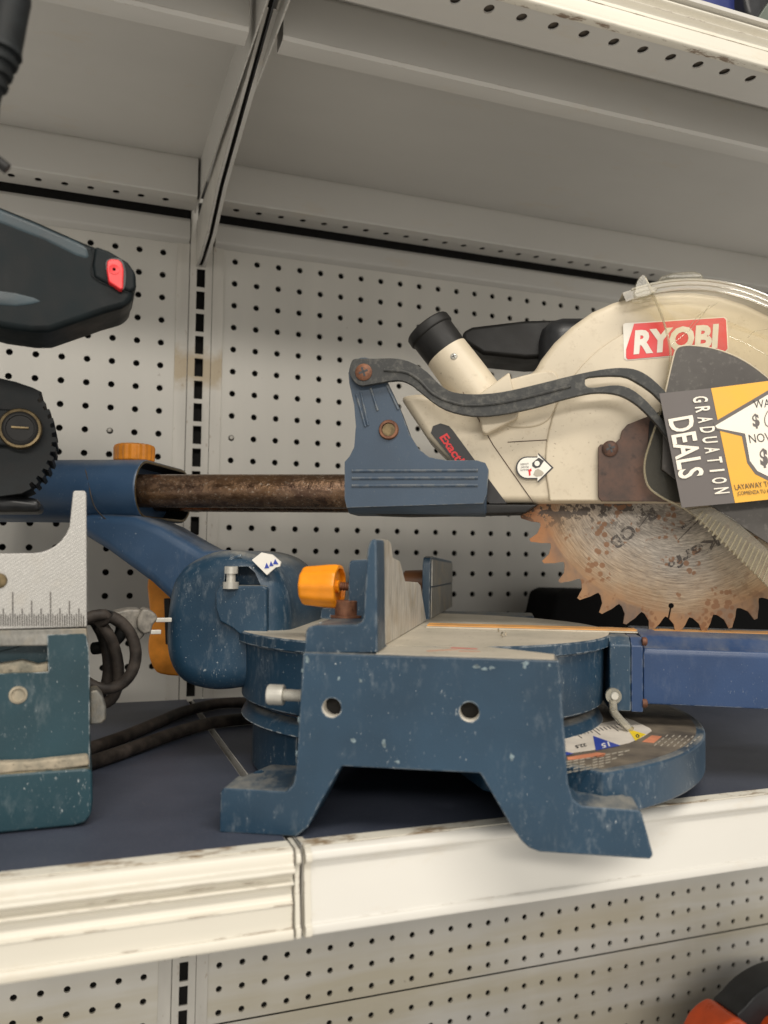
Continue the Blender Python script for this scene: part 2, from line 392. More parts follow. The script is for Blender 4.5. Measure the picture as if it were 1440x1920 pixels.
def prismY(px, Y0, Y1, bevel=0., seg=2, bm=None):
    bm = bm or bmesh.new(); P = [WY(x, y, Y0) for x, y in px]; t = bmesh.new()
    loft(t, [Vector((p.x, Y0, p.z)) for p in P], [Vector((p.x, Y1, p.z)) for p in P]); bev(t, bevel, seg); join(bm, t); return bm
def join(bm, t):
    me = bpy.data.meshes.new('t'); t.to_mesh(me); t.free(); bm.from_mesh(me); bpy.data.meshes.remove(me)
def plan(pts, w0, w1, bevel=0., seg=2, bm=None):
    bm = bm or bmesh.new(); t = bmesh.new()
    loft(t, [Vector((x, y, w0)) for x, y in pts], [Vector((x, y, w1)) for x, y in pts]); bev(t, bevel, seg); join(bm, t); return bm
def box(a, b, bevel=0., seg=2, bm=None):
    return plan([(a[0], a[1]), (b[0], a[1]), (b[0], b[1]), (a[0], b[1])], a[2], b[2], bevel, seg, bm)
def lathe(A, D, prof, seg=32, bm=None, ribs=0, ribh=0., cap=True):
    """profile (t, r) turned about the line A + t*D"""
    bm = bm or bmesh.new(); A = Vector(A); D = Vector(D).normalized()
    e1 = D.orthogonal().normalized(); e2 = D.cross(e1); rings = []
    for t, r in prof:
        ring = []
        for i in range(seg):
            a = 2 * math.pi * i / seg; q = r * (1 + (ribh * (1 if (i * ribs * 2 // seg) % 2 else 0) if ribs else 0))
            ring.append(bm.verts.new(A + D * t + (e1 * math.cos(a) + e2 * math.sin(a)) * q))
        rings.append(ring)
    for a, b in zip(rings, rings[1:]):
        for i in range(seg): bm.faces.new((a[i], a[(i + 1) % seg], b[(i + 1) % seg], b[i]))
    if cap: bm.faces.new(rings[0][::-1]); bm.faces.new(rings[-1])
    return bm
def spline(pts, n=8, closed=False):
    out = []; N = len(pts); P = [Vector(p) for p in pts]
    rng = range(N) if closed else range(N - 1)
    for i in rng:
        if closed: a, b, c, d = P[(i - 1) % N], P[i], P[(i + 1) % N], P[(i + 2) % N]
        else: a, b, c, d = P[max(i - 1, 0)], P[i], P[i + 1], P[min(i + 2, N - 1)]
        for k in range(n):
            t = k / n
            out.append(.5 * ((2 * b) + (c - a) * t + (2 * a - 5 * b + 4 * c - d) * t * t + (3 * b - a - 3 * c + d) * t ** 3))
    if not closed: out.append(P[-1])
    return out
def sp2(pts, n=5, closed=False): return [(p.x, p.y) for p in spline([(x, y, 0) for x, y in pts], n, closed)]
def sweep(path, r, seg=10, closed=False, bm=None, flat=1.):
    bm = bm or bmesh.new(); P = [Vector(p) for p in path]; N = len(P); rings = []; e = None
    for i, p in enumerate(P):
        t = (P[(i + 1) % N] - P[i - 1]) if closed else (P[min(i + 1, N - 1)] - P[max(i - 1, 0)])
        t.normalize()
        e = t.orthogonal().normalized() if e is None else (e - t * e.dot(t)).normalized()
        f = t.cross(e); rr = r[i] if isinstance(r, (list, tuple)) else r
        rings.append([bm.verts.new(p + (e * math.cos(2 * math.pi * k / seg) + f * math.sin(2 * math.pi * k / seg)) * rr) for k in range(seg)])
    pr = list(zip(rings, rings[1:])) + ([(rings[-1], rings[0])] if closed else [])
    for a, b in pr:
        for i in range(seg): bm.faces.new((a[i], a[(i + 1) % seg], b[(i + 1) % seg], b[i]))
    if not closed: bm.faces.new(rings[0][::-1]); bm.faces.new(rings[-1])
    return bm
def boolean(bm, cutters, op='DIFFERENCE'):
    me = bpy.data.meshes.new('a'); bmesh.ops.recalc_face_normals(bm, faces=bm.faces); bm.to_mesh(me); bm.free(); a = bpy.data.objects.new('a', me); COL.objects.link(a)
    tmp = []
    for c in cutters:
        bmesh.ops.recalc_face_normals(c, faces=c.faces)
        mc = bpy.data.meshes.new('c'); c.to_mesh(mc); c.free(); oc = bpy.data.objects.new('c', mc); COL.objects.link(oc); tmp.append(oc)
        md = a.modifiers.new('b', 'BOOLEAN'); md.operation = op; md.solver = 'EXACT'; md.object = oc
    dg = bpy.context.evaluated_depsgraph_get(); ev = a.evaluated_get(dg); out = bmesh.new(); out.from_mesh(ev.to_mesh()); ev.to_mesh_clear()
    for o in [a] + tmp:
        d = o.data; bpy.data.objects.remove(o); bpy.data.meshes.remove(d)
    return out
def flat(P, mat, name, parent, thick=.25, nrm=None):
    """thin sticker or print: polygon P (3-D points) given a little thickness along nrm"""
    bm = bmesh.new(); n = Vector(nrm); loft(bm, [Vector(p) for p in P], [Vector(p) + n * thick for p in P]); return obj(name, bm, mat, parent, wn=False)
def text(s, A, B, Hv, mat, name, parent, nrm, off=.3, bold=0., mirror=False):
    """lettering s laid from A to B with capital height vector Hv, standing off the surface along nrm"""
    cu = bpy.data.curves.new('t', 'FONT'); cu.body = s; cu.offset = bold; cu.resolution_u = 3
    o = bpy.data.objects.new('t', cu); COL.objects.link(o)
    dg = bpy.context.evaluated_depsgraph_get(); me = bpy.data.meshes.new_from_object(o.evaluated_get(dg))
    bpy.data.objects.remove(o); bpy.data.curves.remove(cu)
    xs = [v.co.x for v in me.vertices]; ys = [v.co.y for v in me.vertices]; x0, x1 = min(xs), max(xs); y1 = max(ys); y0 = min(0, 0)
    A, B, Hv, n = Vector(A), Vector(B), Vector(Hv), Vector(nrm).normalized()
    bm = bmesh.new(); bm.from_mesh(me); bpy.data.meshes.remove(me)
    for v in bm.verts:
        a = (v.co.x - x0) / (x1 - x0); b = v.co.y / y1; v.co = A + (B - A) * a + Hv * b + n * off
    return obj(name, bm, mat, parent, wn=False)
VN = Vector((0, -1, 0))                        # towards the viewer's side, in the saw frame and in the world
def stext(s, a, b, h, v, mat, name, parent, bold=0., off=.3):
    A, B, H = S(*a, v), S(*b, v), S(*h, v); return text(s, A, B, H - A, mat, name, parent, VN, off, bold)
def arc(cx, cy, r, a0, a1, n=24): return [(cx + r * math.cos(R(a0 + (a1 - a0) * i / n)), cy - r * math.sin(R(a0 + (a1 - a0) * i / n))) for i in range(n + 1)]

# ================================================================== STORE SHELVING
P1 = 25.4
def grid_sheet(xs, zs, hole_r, x0, x1, z0, z1, Y=0., depth=3., seg=16):
    """painted sheet with round holes at every (x, z), each hole a real opening with a wall"""
    bm = bmesh.new()
    def quad(*p): bm.faces.new([bm.verts.new(q) for q in p])
    h = P1 / 2; xa, xb = xs[0] - h, xs[-1] + h; za, zb = min(zs) - h, max(zs) + h
    for cx in xs:
        for cz in zs:
            sq = []
            for k in range(seg):
                a = 2 * math.pi * (k + .5) / seg; c, s_ = math.cos(a), math.sin(a); q = max(abs(c), abs(s_))
                sq.append((c / q * h, s_ / q * h))
            ci = [(math.cos(2 * math.pi * (k + .5) / seg) * hole_r, math.sin(2 * math.pi * (k + .5) / seg) * hole_r) for k in range(seg)]
            # snap the square ring's nearest points to the corners so that cells meet without gaps
            for sx in (-1, 1):
                for sz in (-1, 1):
                    k = min(range(seg), key=lambda i: (sq[i][0] - sx * h) ** 2 + (sq[i][1] - sz * h) ** 2); sq[k] = (sx * h, sz * h)
            o_ = [bm.verts.new((cx + a, Y, cz + b)) for a, b in sq]; i_ = [bm.verts.new((cx + a, Y, cz + b)) for a, b in ci]
            b_ = [bm.verts.new((cx + a, Y + depth, cz + b)) for a, b in ci]
            for k in range(seg):
                k2 = (k + 1) % seg; bm.faces.new((o_[k], o_[k2], i_[k2], i_[k])); bm.faces.new((i_[k], i_[k2], b_[k2], b_[k]))
    if x0 < xa: quad((x0, Y, z0), (xa, Y, z0), (xa, Y, z1), (x0, Y, z1))
    if x1 > xb: quad((xb, Y, z0), (x1, Y, z0), (x1, Y, z1), (xb, Y, z1))
    if z0 < za: quad((xa, Y, z0), (xb, Y, z0), (xb, Y, za), (xa, Y, za))
    if z1 > zb: quad((xa, Y, zb), (xb, Y, zb), (xb, Y, z1), (xa, Y, z1))
    return bm
def pegboard(label, xs, zs, x0, x1, z0, z1, flange):
    t = thing('pegboard_panel', label, 'pegboard', ((x0 + x1) / 2, 0, z0), 'perforated wall boards behind the shelves')
    bm = grid_sheet(xs, zs, 3.45, x0, x1, z0, z1)
    obj('perforated_sheet', bm, M['peg'], t, wn=False)
    obj('backing', box((x0, 9, z0), (x1, 11, z1 + (150 if z1 == 14 else 0))), M['dark'], t, wn=False)  # black sheet darkens the holes and, raised, the gap over the rail
    if flange:
        a, b = flange; b2 = box((a, -1.6, z0), (b, -.05, z1), .5); 
        obj('edge_flange', b2, M['post'], t)
    return t
rows_up = [-k * P1 for k in range(0, 19)]
LX = -80.0
colsL = [LX - P1 * k for k in range(9)][::-1]; colsR = [P1 * k for k in range(0, 33)]
pegboard('perforated off-white board behind the left green tool', colsL, rows_up, -320, -51, -494.7, 14, (-65, -51.5))
pegboard('wide perforated off-white board behind the sliding saw', colsR, rows_up, -25, 860, -494.7, 14, (-25, -12.5))
rows_lo = [-785.9 + P1 * k for k in range(6, -3, -1)]
rows_lo2 = [WY(736, 1896, 0).z - P1 * k for k in range(0, 7)]
pegboard('perforated board under the left shelf lip, beside the post', colsL, rows_lo + [rows_lo[-1] - P1 * k for k in (1, 2, 3, 4, 5)], -320, -51, -985, -540, (-65, -51.5))
pegboard('perforated board under the right shelf lip, above the seam', colsR, rows_lo, -25, 860, -847.42, -540, (-25, -12.5))
pegboard('perforated board below the seam, behind the orange and black tool', colsR, rows_lo2, -25, 860, -1030, -847.5, (-25, -12.5))
for (x, y), pr_ in (((205, 806), 0), ((434, 820), 1)):
    c = WY(x, y, 2.5); host = [o for o in COL.objects if o.name.startswith('pegboard_panel')][pr_]
    obj('hole_plug', lathe((c.x, 3.2, c.z), (0, -1, 0), [(0, 2.6), (1.2, 2.4), (2, 1.2)], 16), M['post'], host)
# slotted upright
post = thing('slotted_upright', 'cream slotted steel post between the perforated boards', 'shelf post', (-38, 0, -1000))
bm = bmesh.new()
def q4(bm, x0, x1, z0, z1, Y): bm.faces.new([bm.verts.new(p) for p in ((x0, Y, z0), (x1, Y, z0), (x1, Y, z1), (x0, Y, z1))])
zt = 60.; ks = range(-4, 40)
q4(bm, -50.5, -43, -1000, 90, -.8); q4(bm, -33.5, -25.5, -1000, 90, -.8)
for k in ks:
    zc = -100.5 - P1 * (k - 2); q4(bm, -43, -33.5, zc + 10.2, zc + 10.2 + 5.0, -.8)
    for xx in (-43, -33.5):
        bm.faces.new([bm.verts.new(p) for p in ((xx, -.8, zc - 10.2), (xx, 1.6, zc - 10.2), (xx, 1.6, zc + 10.2), (xx, -.8, zc + 10.2))])
    bm.faces.new([bm.verts.new(p) for p in ((-43, -.8, zc - 10.2), (-43, 1.6, zc - 10.2), (-33.5, 1.6, zc - 10.2), (-33.5, -.8, zc - 10.2))])
obj('slotted_face', bm, M['post'], post, wn=False)
obj('channel_back', box((-52, 12, -1000), (-24, 14, 170)), M['dark'], post, wn=False)  # black sheet gives the slots their shade
# top rails over the boards
def rail(label, x0, x1):
    bm = bmesh.new(); prof = [(-.5, 12), (-7, 16), (-8.5, 19), (-8.5, 36), (-6, 40), (-.5, 40)]
    loft(bm, [Vector((x0, y, z)) for y, z in prof], [Vector((x1, y, z)) for y, z in prof]); bev(bm, .8)
    o = obj('top_rail', bm, M['shelf']); tag(o, label, 'rail', 'rails along the top of the boards')
rail('grey rail over the left perforated board', -320, -52)
rail('grey rail over the right perforated board', -24, 860)

# ---- shelves. zb: underside of the rims, top = zb + 46
def swept_x(prof, x0, x1, bevel=0.):
    bm = bmesh.new(); loft(bm, [Vector((x0, y, z)) for y, z in prof], [Vector((x1, y, z)) for y, z in prof]); bev(bm, bevel); return bm
def ribbon_x(prof, x0, x1, th=1.0, n=1):
    """sheet-metal strip following an open profile (y, z), with its own thickness"""
    L = []
    for i, (y, z) in enumerate(prof):
        a = Vector(prof[max(i - 1, 0)]); b = Vector(prof[min(i + 1, len(prof) - 1)]); d = (b - a).normalized(); L.append((y - d.y * th, z + d.x * th))
    return swept_x(list(prof) + L[::-1], x0, x1)
def rim_holes(x0, x1, yc, z, pitch_x0, ya, yb):
    """underside strip of a rim with round holes, as in the photograph: one row"""
    xs = []; k = math.ceil((x0 + 14 - pitch_x0) / P1)
    while pitch_x0 + k * P1 < x1 - 14: xs.append(pitch_x0 + k * P1); k += 1
    bm = grid_sheet(xs, [0], 3.6, x0, x1, -14, 14, 0, 1.)
    for v in bm.verts:
        x, y, zz = v.co; zz = zz * 1.3 if abs(zz) < 5 else zz; yy = yc + (zz if abs(zz) < 12 else (zz / abs(zz)) * (12 + (abs(zz) - 12)))
        v.co = (x, yy, z + y)
    # stretch the outer edges to the strip's limits
    for v in bm.verts:
        if v.co.y < yc - 12.69: v.co.y = ya
        if v.co.y > yc + 12.69: v.co.y = yb
    return bm
def lip_profile(yf, zb, fancy):
    zt = zb + 46
    if fancy:      # moulded price channel
        p = [(yf + 12, zt + 1.4), (yf + 3, zt + 1.5), (yf - .5, zt), (yf - 1.8, zt - 3), (yf - 2.4, zt - 6), (yf - 5.2, zt - 7.6), (yf - 5.4, zt - 9.6), (yf - 1.4, zt - 11.4), (yf + .6, zt - 14), (yf - 2.8, zt - 15.6), (yf - 2.9, zt - 16.6),
             (yf + .2, zt - 18.5), (yf + 1.4, zt - 21), (yf + .2, zt - 25), (yf - 2.4, zt - 27), (yf - 1.6, zt - 28.4), (yf - 1.6, zt - 38.6), (yf - 3.5, zt - 40), (yf - 4.6, zt - 42.5), (yf - 3.8, zt - 45.5), (yf + 1, zt - 46.5)]
    else:
        p = [(yf + 12, zt + 1.4), (yf + 4, zt + 1.5), (yf + .5, zt + .4), (yf - 1.5, zt - 1.5), (yf - 2.0, zt - 4.5), (yf + .8, zt - 7), (yf + 1.6, zt - 10), (yf + 1.2, zt - 16), (yf - .4, zt - 26), (yf - 2, zt - 36), (yf - 2.6, zt - 38),
             (yf - 4.2, zt - 39), (yf - 4.6, zt - 41.5), (yf - 3.8, zt - 44), (yf + 1, zt - 45)]
    pts = spline([(a, b, 0) for a, b in p], 3); return [(q.x, q.y) for q in pts]
def shelf(label, x0, x1, yf, zb, fancy, mat_top, mat_lip, hole0, lean=0., rim=(38, 69)):
    under = True; zt = zb + 46; t = thing('metal_shelf', label, 'store shelf', ((x0 + x1) / 2, -250, zb), 'steel shelves on the upright')
    obj('deck', box((x0, yf + 6, zt - 3), (x1, -2.5, zt)), M['shelf'], t)
    obj('deck_top', box((x0 + 1, yf + 10, zt + .02), (x1 - 1, -2.5, zt + 1.0)), mat_top, t)
    pr = [(y + lean * (z - zb), z) for y, z in lip_profile(yf, zb, fancy)]
    L = [(y + 1.2, z) for y, z in pr][::-1]
    obj('front_lip', swept_x(pr + L, x0 + .5, x1 - .5), mat_lip, t, ang=50)
    # worn top edge of the lip
    obj('lip_edge', box((x0 + 1, yf + 2.5 + lean * 46, zt + 1.55), (x1 - 1, yf + 13 + lean * 46, zt + 2.0), .2), M['lip_worn'], t)
    for xx in (x0, x1 - 1.2): obj('end_plate', box((xx, yf + 3, zb + 1), (xx + 1.2, -13, zt - 3)), M['shelf'], t)
    if under:
        obj('front_rim', rim_holes(x0, x1, yf + rim[0], zb, hole0, yf + 1, yf + rim[1]), M['shelf'], t, wn=False)
        obj('rim_return', box((x0, yf + rim[1] - .5, zb + .3), (x1, yf + rim[1] + .5, zb + 12)), M['shelf'], t)
        obj('deck_backing', box((x0, yf + 4, zb + 3), (x1, yf + rim[1] - 1, zb + 4)), M['hole_back'], t)
        ch = ribbon_x([(-352, zt - 3), (-355.5, zt - 8), (-357, zb + 3), (-355, zb + .4), (-351, zb), (-338, zb), (-336, zb + 1.5), (-336, zt - 3)], x0 + 6, x1 - 6, 1.2)
        obj('stiffener_channel', ch, M['shelf'], t)
        rr = ribbon_x([(-58, zt - 3), (-60.5, zt - 7), (-61, zb + 2.5), (-59.5, zb + .3), (-57, zb), (-46, zb), (-45, zb + 1), (-45, zb + 8)], x0 + 4, x1 - 4, 1.2)
        obj('rear_channel', rr, M['shelf'], t)
        obj('rear_strip', rim_holes(x0, x1, -31, zb + 4, hole0, -45, -12.7), M['shelf'], t, wn=False)
    return t
ZU = 43.
UH = WZ(1213, 86.5, 43).x
shelf('upper left shelf seen from below, beside the dark hanging hose', -330, -47.5, -454, ZU, True, M['shelf'], M['lip'], UH, .3, (12.8, 40))
shelf('upper right shelf seen from below, over the cream saw', -34.5, 860, -454, ZU, True, M['shelf'], M['lip'], UH, .3, (12.8, 40))
shelf('lower left navy-topped shelf with ridged cream lip', -330, -42.2, -486, -541.2, True, M['navy'], M['lip'], UH)
shelf('lower right navy-topped shelf with smooth white lip, under the blue saw', -37.0, 860, -487, -541.2, False, M['navy'], M['lip_white'], UH)
# lip end caps at the joint of the lower shelves
jt = thing('lip_joiner', 'cream end strips closing the joint between the lower shelf lips', 'joint strip', (-40, -490, -541))
prf = lip_profile(-487, -541.2, False)
for xa, xb in ((-41.8, -39.3), (-36.6, -33.0)):
    pp = [(y - 1.6, z) for y, z in prf]; L = [(y + 7.0, z) for y, z in prf][::-1]
    obj('joint_strip', swept_x(pp + L, xa, xb, .3), M['lip'], jt)

shelf('lowest right shelf under the orange and black tool', -37.0, 860, -487, -1062, False, M['navy'], M['lip_white'], UH)
shelf('lowest left shelf beside the orange and black tool', -330, -42.2, -487, -1062, True, M['navy'], M['lip'], UH)
# ---- brackets under the upper shelf: two folded plates with a slot between
def bracket(label, x, zoff, long):
    t = thing('shelf_bracket', label, 'shelf bracket', (x, 0, -12 + zoff), 'brackets hooked in the upright')
    pf = [(-.9, -11), (-.9, 40), (-440, 84), (-440, 70), (-365, 58), (-250, 38), (-150, 20), (-83, -4), (-30, -12)]
    pf = [(y, z + zoff) for y, z in pf]
    obj('gap_shade_fill', swept_x([(y, z + 6) for y, z in pf[4:]] + [(-.9, 40), (-440, 84)], x - 3.0, x + .6), M['dark'], t)  # black filler paints the shade between the two plates
    for a, b in ((x - 5.6, x - 3.9), (x + 2.6, x + 4.2)):
        obj('side_plate', swept_x(pf, a, b, .3), M['post'], t)
    low = pf[4:] + [pf[0]]
    for a, b in ((x - 5.6, x - 3.0), (x + .6, x + 4.2)):
        bm = swept_x([(y, z - .6) for y, z in low] + [(y, z + .6) for y, z in low[::-1]], a, b); obj('folded_edge', bm, M['shelf'], t)
    return t
bracket('worn cream bracket carrying the upper shelves, dark slot along its edge', -38.5, 0, True)

# ================================================================== THE BIG SLIDING SAW
ROT = math.atan2(U.y, U.x)
saw = thing('sliding_mitre_saw', 'large blue and cream sliding mitre saw with rusty round blade, standing across both lower shelves', 'mitre saw', O, None, ROT)
saw.location = O * K
CX, CV, TR = 98., 195., 147.
TW = 105.0
# --- base casting
def base_mesh():
    """end casting: one front outline (body, arch and both legs), a deeper body behind it, deeper legs"""
    Lg = [S(x, y, 0) for x, y in ((556, 1569), (577, 1552), (600, 1507), (640, 1437))]
    Rg = [S(x, y, 0) for x, y in ((900, 1450), (925, 1492), (960, 1552), (978, 1578), (992, 1590), (1012, 1600), (1030, 1604))]
    L_ = [(p.x, max(p.z, .5)) for p in Lg]; R_ = [(p.x, max(p.z, .5)) for p in Rg]
    FR = [(p.x, max(p.z, .3)) for p in (S(x, y, 0) for x, y in ((1090, 1511), (1197, 1519), (1203, 1524), (1225, 1604), (1219, 1612)))]
    FL = [(p.x, max(p.z, .3)) for p in (S(x, y, 0) for x, y in ((411, 1561), (413, 1486), (420, 1477), (536, 1484)))]
    out = [(48, TW), (193, TW), (198, 38), (200.5, 30)] + FR + R_[::-1] + L_[::-1] + FL + [(43.5, 30), (45, 38)]
    b = bmesh.new(); loft(b, [Vector((u, 0, q)) for u, q in out], [Vector((u, 26.5, q)) for u, q in out]); bev(b, 2.4, 4, 20)
    a0, a1 = math.atan2(62 - CV, 150 - CX), math.atan2(118 - CV, 0 - CX)
    if a1 > 0: a1 -= 2 * math.pi
    arcp = []
    for i in range(13):
        a = a0 + (a1 - a0) * i / 12; arcp.append((CX + 149 * math.cos(a), CV + 149 * math.sin(a)))
    deep = plan([(50, 20), (190, 20), (190.5, 27.5), (150, 62), (120, 47.5), (88, 47.5), (60, 52), (48, 60)], 43, TW - .2)
    lg1 = bmesh.new(); q1 = [(46, 50), (44, 30), (40, 25), (32, 25), (32, 1)] + [(x - .6, max(z, 1.)) for x, z in L_[:-1]] + [(L_[-1][0] - .6, 50)]
    loft(lg1, [Vector((u, 15, q)) for u, q in q1], [Vector((u, 52, q)) for u, q in q1])
    lg2 = bmesh.new(); q2 = [(190, 50), (R_[0][0] + .6, 50)] + [(x + .6, max(z, 1.)) for x, z in R_] + [(221, 1), (221, 23), (200, 24)]
    loft(lg2, [Vector((u, 15, q)) for u, q in q2], [Vector((u, 52, q)) for u, q in q2])
    return boolean(b, [deep, lg1, lg2], 'UNION')
bm = base_mesh()
cut = []
hl, hr = S(622, 1327, 0), S(880, 1335, 0)
for c in (hl, hr): cut.append(lathe((c.x, -8, c.z), (0, 1, 0), [(0, 5.6), (50, 5.6)], 28))
bm = boolean(bm, cut)
base = obj('base', bm, M['blue_cast'], saw)
for c in (hl, hr):
    ring = bmesh.new(); lathe((c.x, 0, c.z), (0, 1, 0), [(.3, 5.62), (1.2, 5.45), (10, 5.45)], 28, ring, cap=False); obj('hole_rim', ring, M['logo_white'], base)
    obj('hole_bottom', lathe((c.x, 0, c.z), (0, 1, 0), [(10, 6), (11, 6)], 20), M['dark'], base)
# places where the paint is knocked off down to pale filler
def chip(cx, cy, w_, h_, n=13, sd=1):
    rg = random.Random(sd); P = []
    for k in range(n):
        a = 2 * math.pi * k / n; q = rg.uniform(.45, 1.); P.append((cx + w_ * q * math.cos(a), cy + h_ * q * math.sin(a)))
    flat([S(x, y, -.03) for x, y in P], M['chip'], 'paint_chip', base, .12, (0, -1, 0))
for i, c_ in enumerate(((893, 1250, 9, 5), (908, 1254, 8, 4), (922, 1252, 7, 4), (985, 1244, 10, 5), (984, 1250, 4, 8), (576, 1236, 5, 8), (567, 1258, 2.5, 6), (1030, 1247, 3, 5), (560, 1350, 2.5, 9),
        (556, 1412, 2, 8), (635, 1272, 3, 5), (676, 1276, 4, 5), (720, 1395, 5, 12), (662, 1388, 8, 6), (745, 1428, 7, 3), (960, 1420, 5, 9))):
    chip(*c_, sd=i)
# the screw pads run back from the front outline
def foot(front, back):
    F = [Vector((S(x, y, 0).x, 20.0, max(S(x, y, 0).z, .6))) for x, y in front]
    b = bmesh.new(); loft(b, F, [Vector((q[0], q[2], q[1])) for q in back]); bev(b, 2.2, 3); return b
fl = foot([(412, 1558), (414, 1487), (421, 1478), (536, 1485), (560, 1485), (550, 1566)], [(10, .6, 62), (10, 22, 62), (14, 25.4, 60), (38, 25.4, 60), (50, 25, 60), (50, .6, 60)])
hc = SW(482, 1447, 25.5)
fl = boolean(fl, [lathe((hc.x, hc.y, 10), (0, 0, 1), [(0, 4.6), (30, 4.6)], 20)])
obj('left_foot', fl, M['blue_cast'], saw)
fr = foot([(1050, 1600), (1050, 1513), (1090, 1512), (1196, 1520), (1202, 1525), (1223, 1602)], [(196, .6, 56), (196, 25.4, 56), (208, 25.4, 64), (222, 25.2, 62), (226, 22, 60), (228, .6, 60)])
hc = SW(1160, 1484, 25.5)
fr = boolean(fr, [lathe((hc.x, hc.y, 10), (0, 0, 1), [(0, 4.6), (30, 4.6)], 20)])
obj('right_foot', fr, M['blue_cast'], saw)
# far wing of the base, seen only in part
far = boolean(plan([(48, 384), (193, 384), (193, 340), (150, 328), (60, 328), (40, 340)], 41.5, TW), [box((30, 345, 0), (62, 384, 45)), box((160, 345, 0), (205, 384, 45))], 'UNION')
bev(far, 1.8); obj('far_base', far, M['blue_cast'], saw)
# stationary ring the table turns on
def circ(r, a0, a1, n, cx=CX, cv=CV): return [(cx + r * math.cos(R(a0 + (a1 - a0) * i / n)), cv + r * math.sin(R(a0 + (a1 - a0) * i / n))) for i in range(n + 1)]
ringb = plan(circ(126, 0, 352, 60), 42, 53, .8)
side = [(CX + 132 * math.cos(R(a)), CV + 132 * math.sin(R(a))) for a in range(40, 238, 4)]; side += [(CX + 122 * math.cos(R(a)), CV + 122 * math.sin(R(a))) for a in range(234, 38, -4)]
plan(side, 3, 52.0, .8, bm=ringb)
obj('turntable_base', ringb, M['blue_cast'], saw)
bm = lathe((CX, CV, 0), (0, 0, 1), [(52.2, 128), (52.2, 135.5), (53.4, 135.5), (53.4, 128)], 72); obj('rust_ring', bm, M['rust'], saw)
# turntable
tb = lathe((CX, CV, 0), (0, 0, 1), [(53.5, 100), (53.5, 139), (55, 141), (96, 142.5), (97.5, TR), (TW - .8, TR), (TW, TR - .8), (TW, 60)], 96)
turn = obj('turntable', tb, M['blue_cast'], saw)
tt = lathe((CX, CV, 0), (0, 0, 1), [(TW + .05, 20), (TW + .05, TR - 1.5), (TW + .35, TR - 2), (TW + .35, 20)], 96); obj('table_surface', tt, M['table'], turn)
# wing's dusty flat top with a little worn red print
wt = plan([(90, 2.6), (190.5, 2.6), (192, 26), (150, 58.5), (121, 46), (91, 46)], TW + .05, TW + .4, .1); wt = obj('wing_top', wt, M['table'], base)
for i, (a, b, d) in enumerate((((800, 1221), (858, 1218), 2.2), ((845, 1215), (895, 1217), 2.6), ((860, 1221), (900, 1222), 1.6))):
    A, B = SW(*a, TW + .5), SW(*b, TW + .5); n = Vector((0, d, 0)); flat([A, B, B + n * .6, A + n], M['label_orange'] if i != 1 else M['red'], 'worn_print', wt, .1, (0, 0, 1))
# kerf plate and slot
ka = S(812, 1166, 195).x; kz = TW + .4
obj('kerf_plate', box((ka - 4, 176, kz), (400, 181.7, kz + 1.0), .2), M['table'], turn)
obj('kerf_insert', box((ka - 4, 184, kz), (400, 206, kz + 1.7), .4), M['kerf'], turn)
# table arm: long boxed bar in a brighter blue
ap = [(152, 57), (152, 92), (153, 96.5), (158, 99), (165, 105), (176, 107.2), (226, 107.2), (237, 99), (240, 95), (240, 57)]
u0_ = S(1206, 1260, 152).x
bm = bmesh.new(); loft(bm, [Vector((u0_, v, z)) for v, z in ap], [Vector((430, v, z - 1.2)) for v, z in ap]); bev(bm, 1.6, 2); arm = obj('table_arm', bm, M['blue_arm'], saw)
jp = [(149, 52), (149, 99), (156, TW), (236, TW), (243, 99), (243, 52)]
bm = bmesh.new(); loft(bm, [Vector((u0_ - 24, v, z)) for v, z in jp], [Vector((u0_ - 9, v, z)) for v, z in jp]); bev(bm, 1.2, 2); aj = obj('arm_joint', bm, M['blue_cast'], saw)
bm = bmesh.new(); loft(bm, [Vector((u0_ - 8.8, v, z - .3)) for v, z in jp], [Vector((u0_ - .6, v, z - .3)) for v, z in jp]); bev(bm, .8, 2); obj('joint_flange', bm, M['blue_arm'], aj)
for y in (1203, 1319):
    c = S(1211, y, 150); obj('joint_screw', lathe((u0_ - 1, 150.5, c.z), (1, 0, 0), [(0, 3.2), (2.6, 3.2), (3.6, 2)], 14), M['rust'], saw)
# protruding round plate with the angle scale
PW = 40.0
sec = circ(212, -55, 66, 60) + [(150, 330), (130, 280), (130, 110), (150, 64)]
bm = plan(sec, 14, PW, 2.0, 3); sp = obj('scale_plate', bm, M['blue_cast'], saw)
inn = circ(206, -54, 64, 60) + [(152, 325), (132, 280), (132, 112), (152, 68)]
plt = obj('scale_surface', plan(inn, PW + .05, PW + .4, .1), M['plate_top'], sp)
obj('scale_step', lathe((CX, CV, 0), (0, 0, 1), [(PW + .3, 120), (PW + .3, 141), (46, 138), (50, 133), (50, 120)], 72), M['blue_cast'], sp)
Z1 = PW + .5
def onplate(px, mat, name, z=Z1, th=.15): return flat([SW(x, y, z) for x, y in px], mat, name, plt, th, (0, 0, 1))
onplate([(1058, 1368), (1105, 1360), (1150, 1352), (1172, 1346), (1190, 1352), (1219, 1366), (1222, 1371), (1205, 1382), (1180, 1393), (1130, 1404), (1058, 1414)], M['label_white'], 'angle_label')
onplate([(1112, 1380), (1163, 1398), (1117, 1407)], M['label_blue'], 'blue_mark', Z1 + .2)
onplate([(1058, 1409), (1075, 1413), (1058, 1417)], M['label_blue'], 'blue_mark', Z1 + .2)
onplate([(1177, 1367), (1211, 1377), (1191, 1389)], M['label_yellow'], 'yellow_mark', Z1 + .2)
onplate([(1063, 1420), (1120, 1411), (1136, 1413), (1132, 1418), (1065, 1425)], M['label_orange'], 'warning_bar')
onplate([(1204, 1391), (1222, 1379), (1241, 1381), (1226, 1393)], M['label_orange'], 'warning_bar')
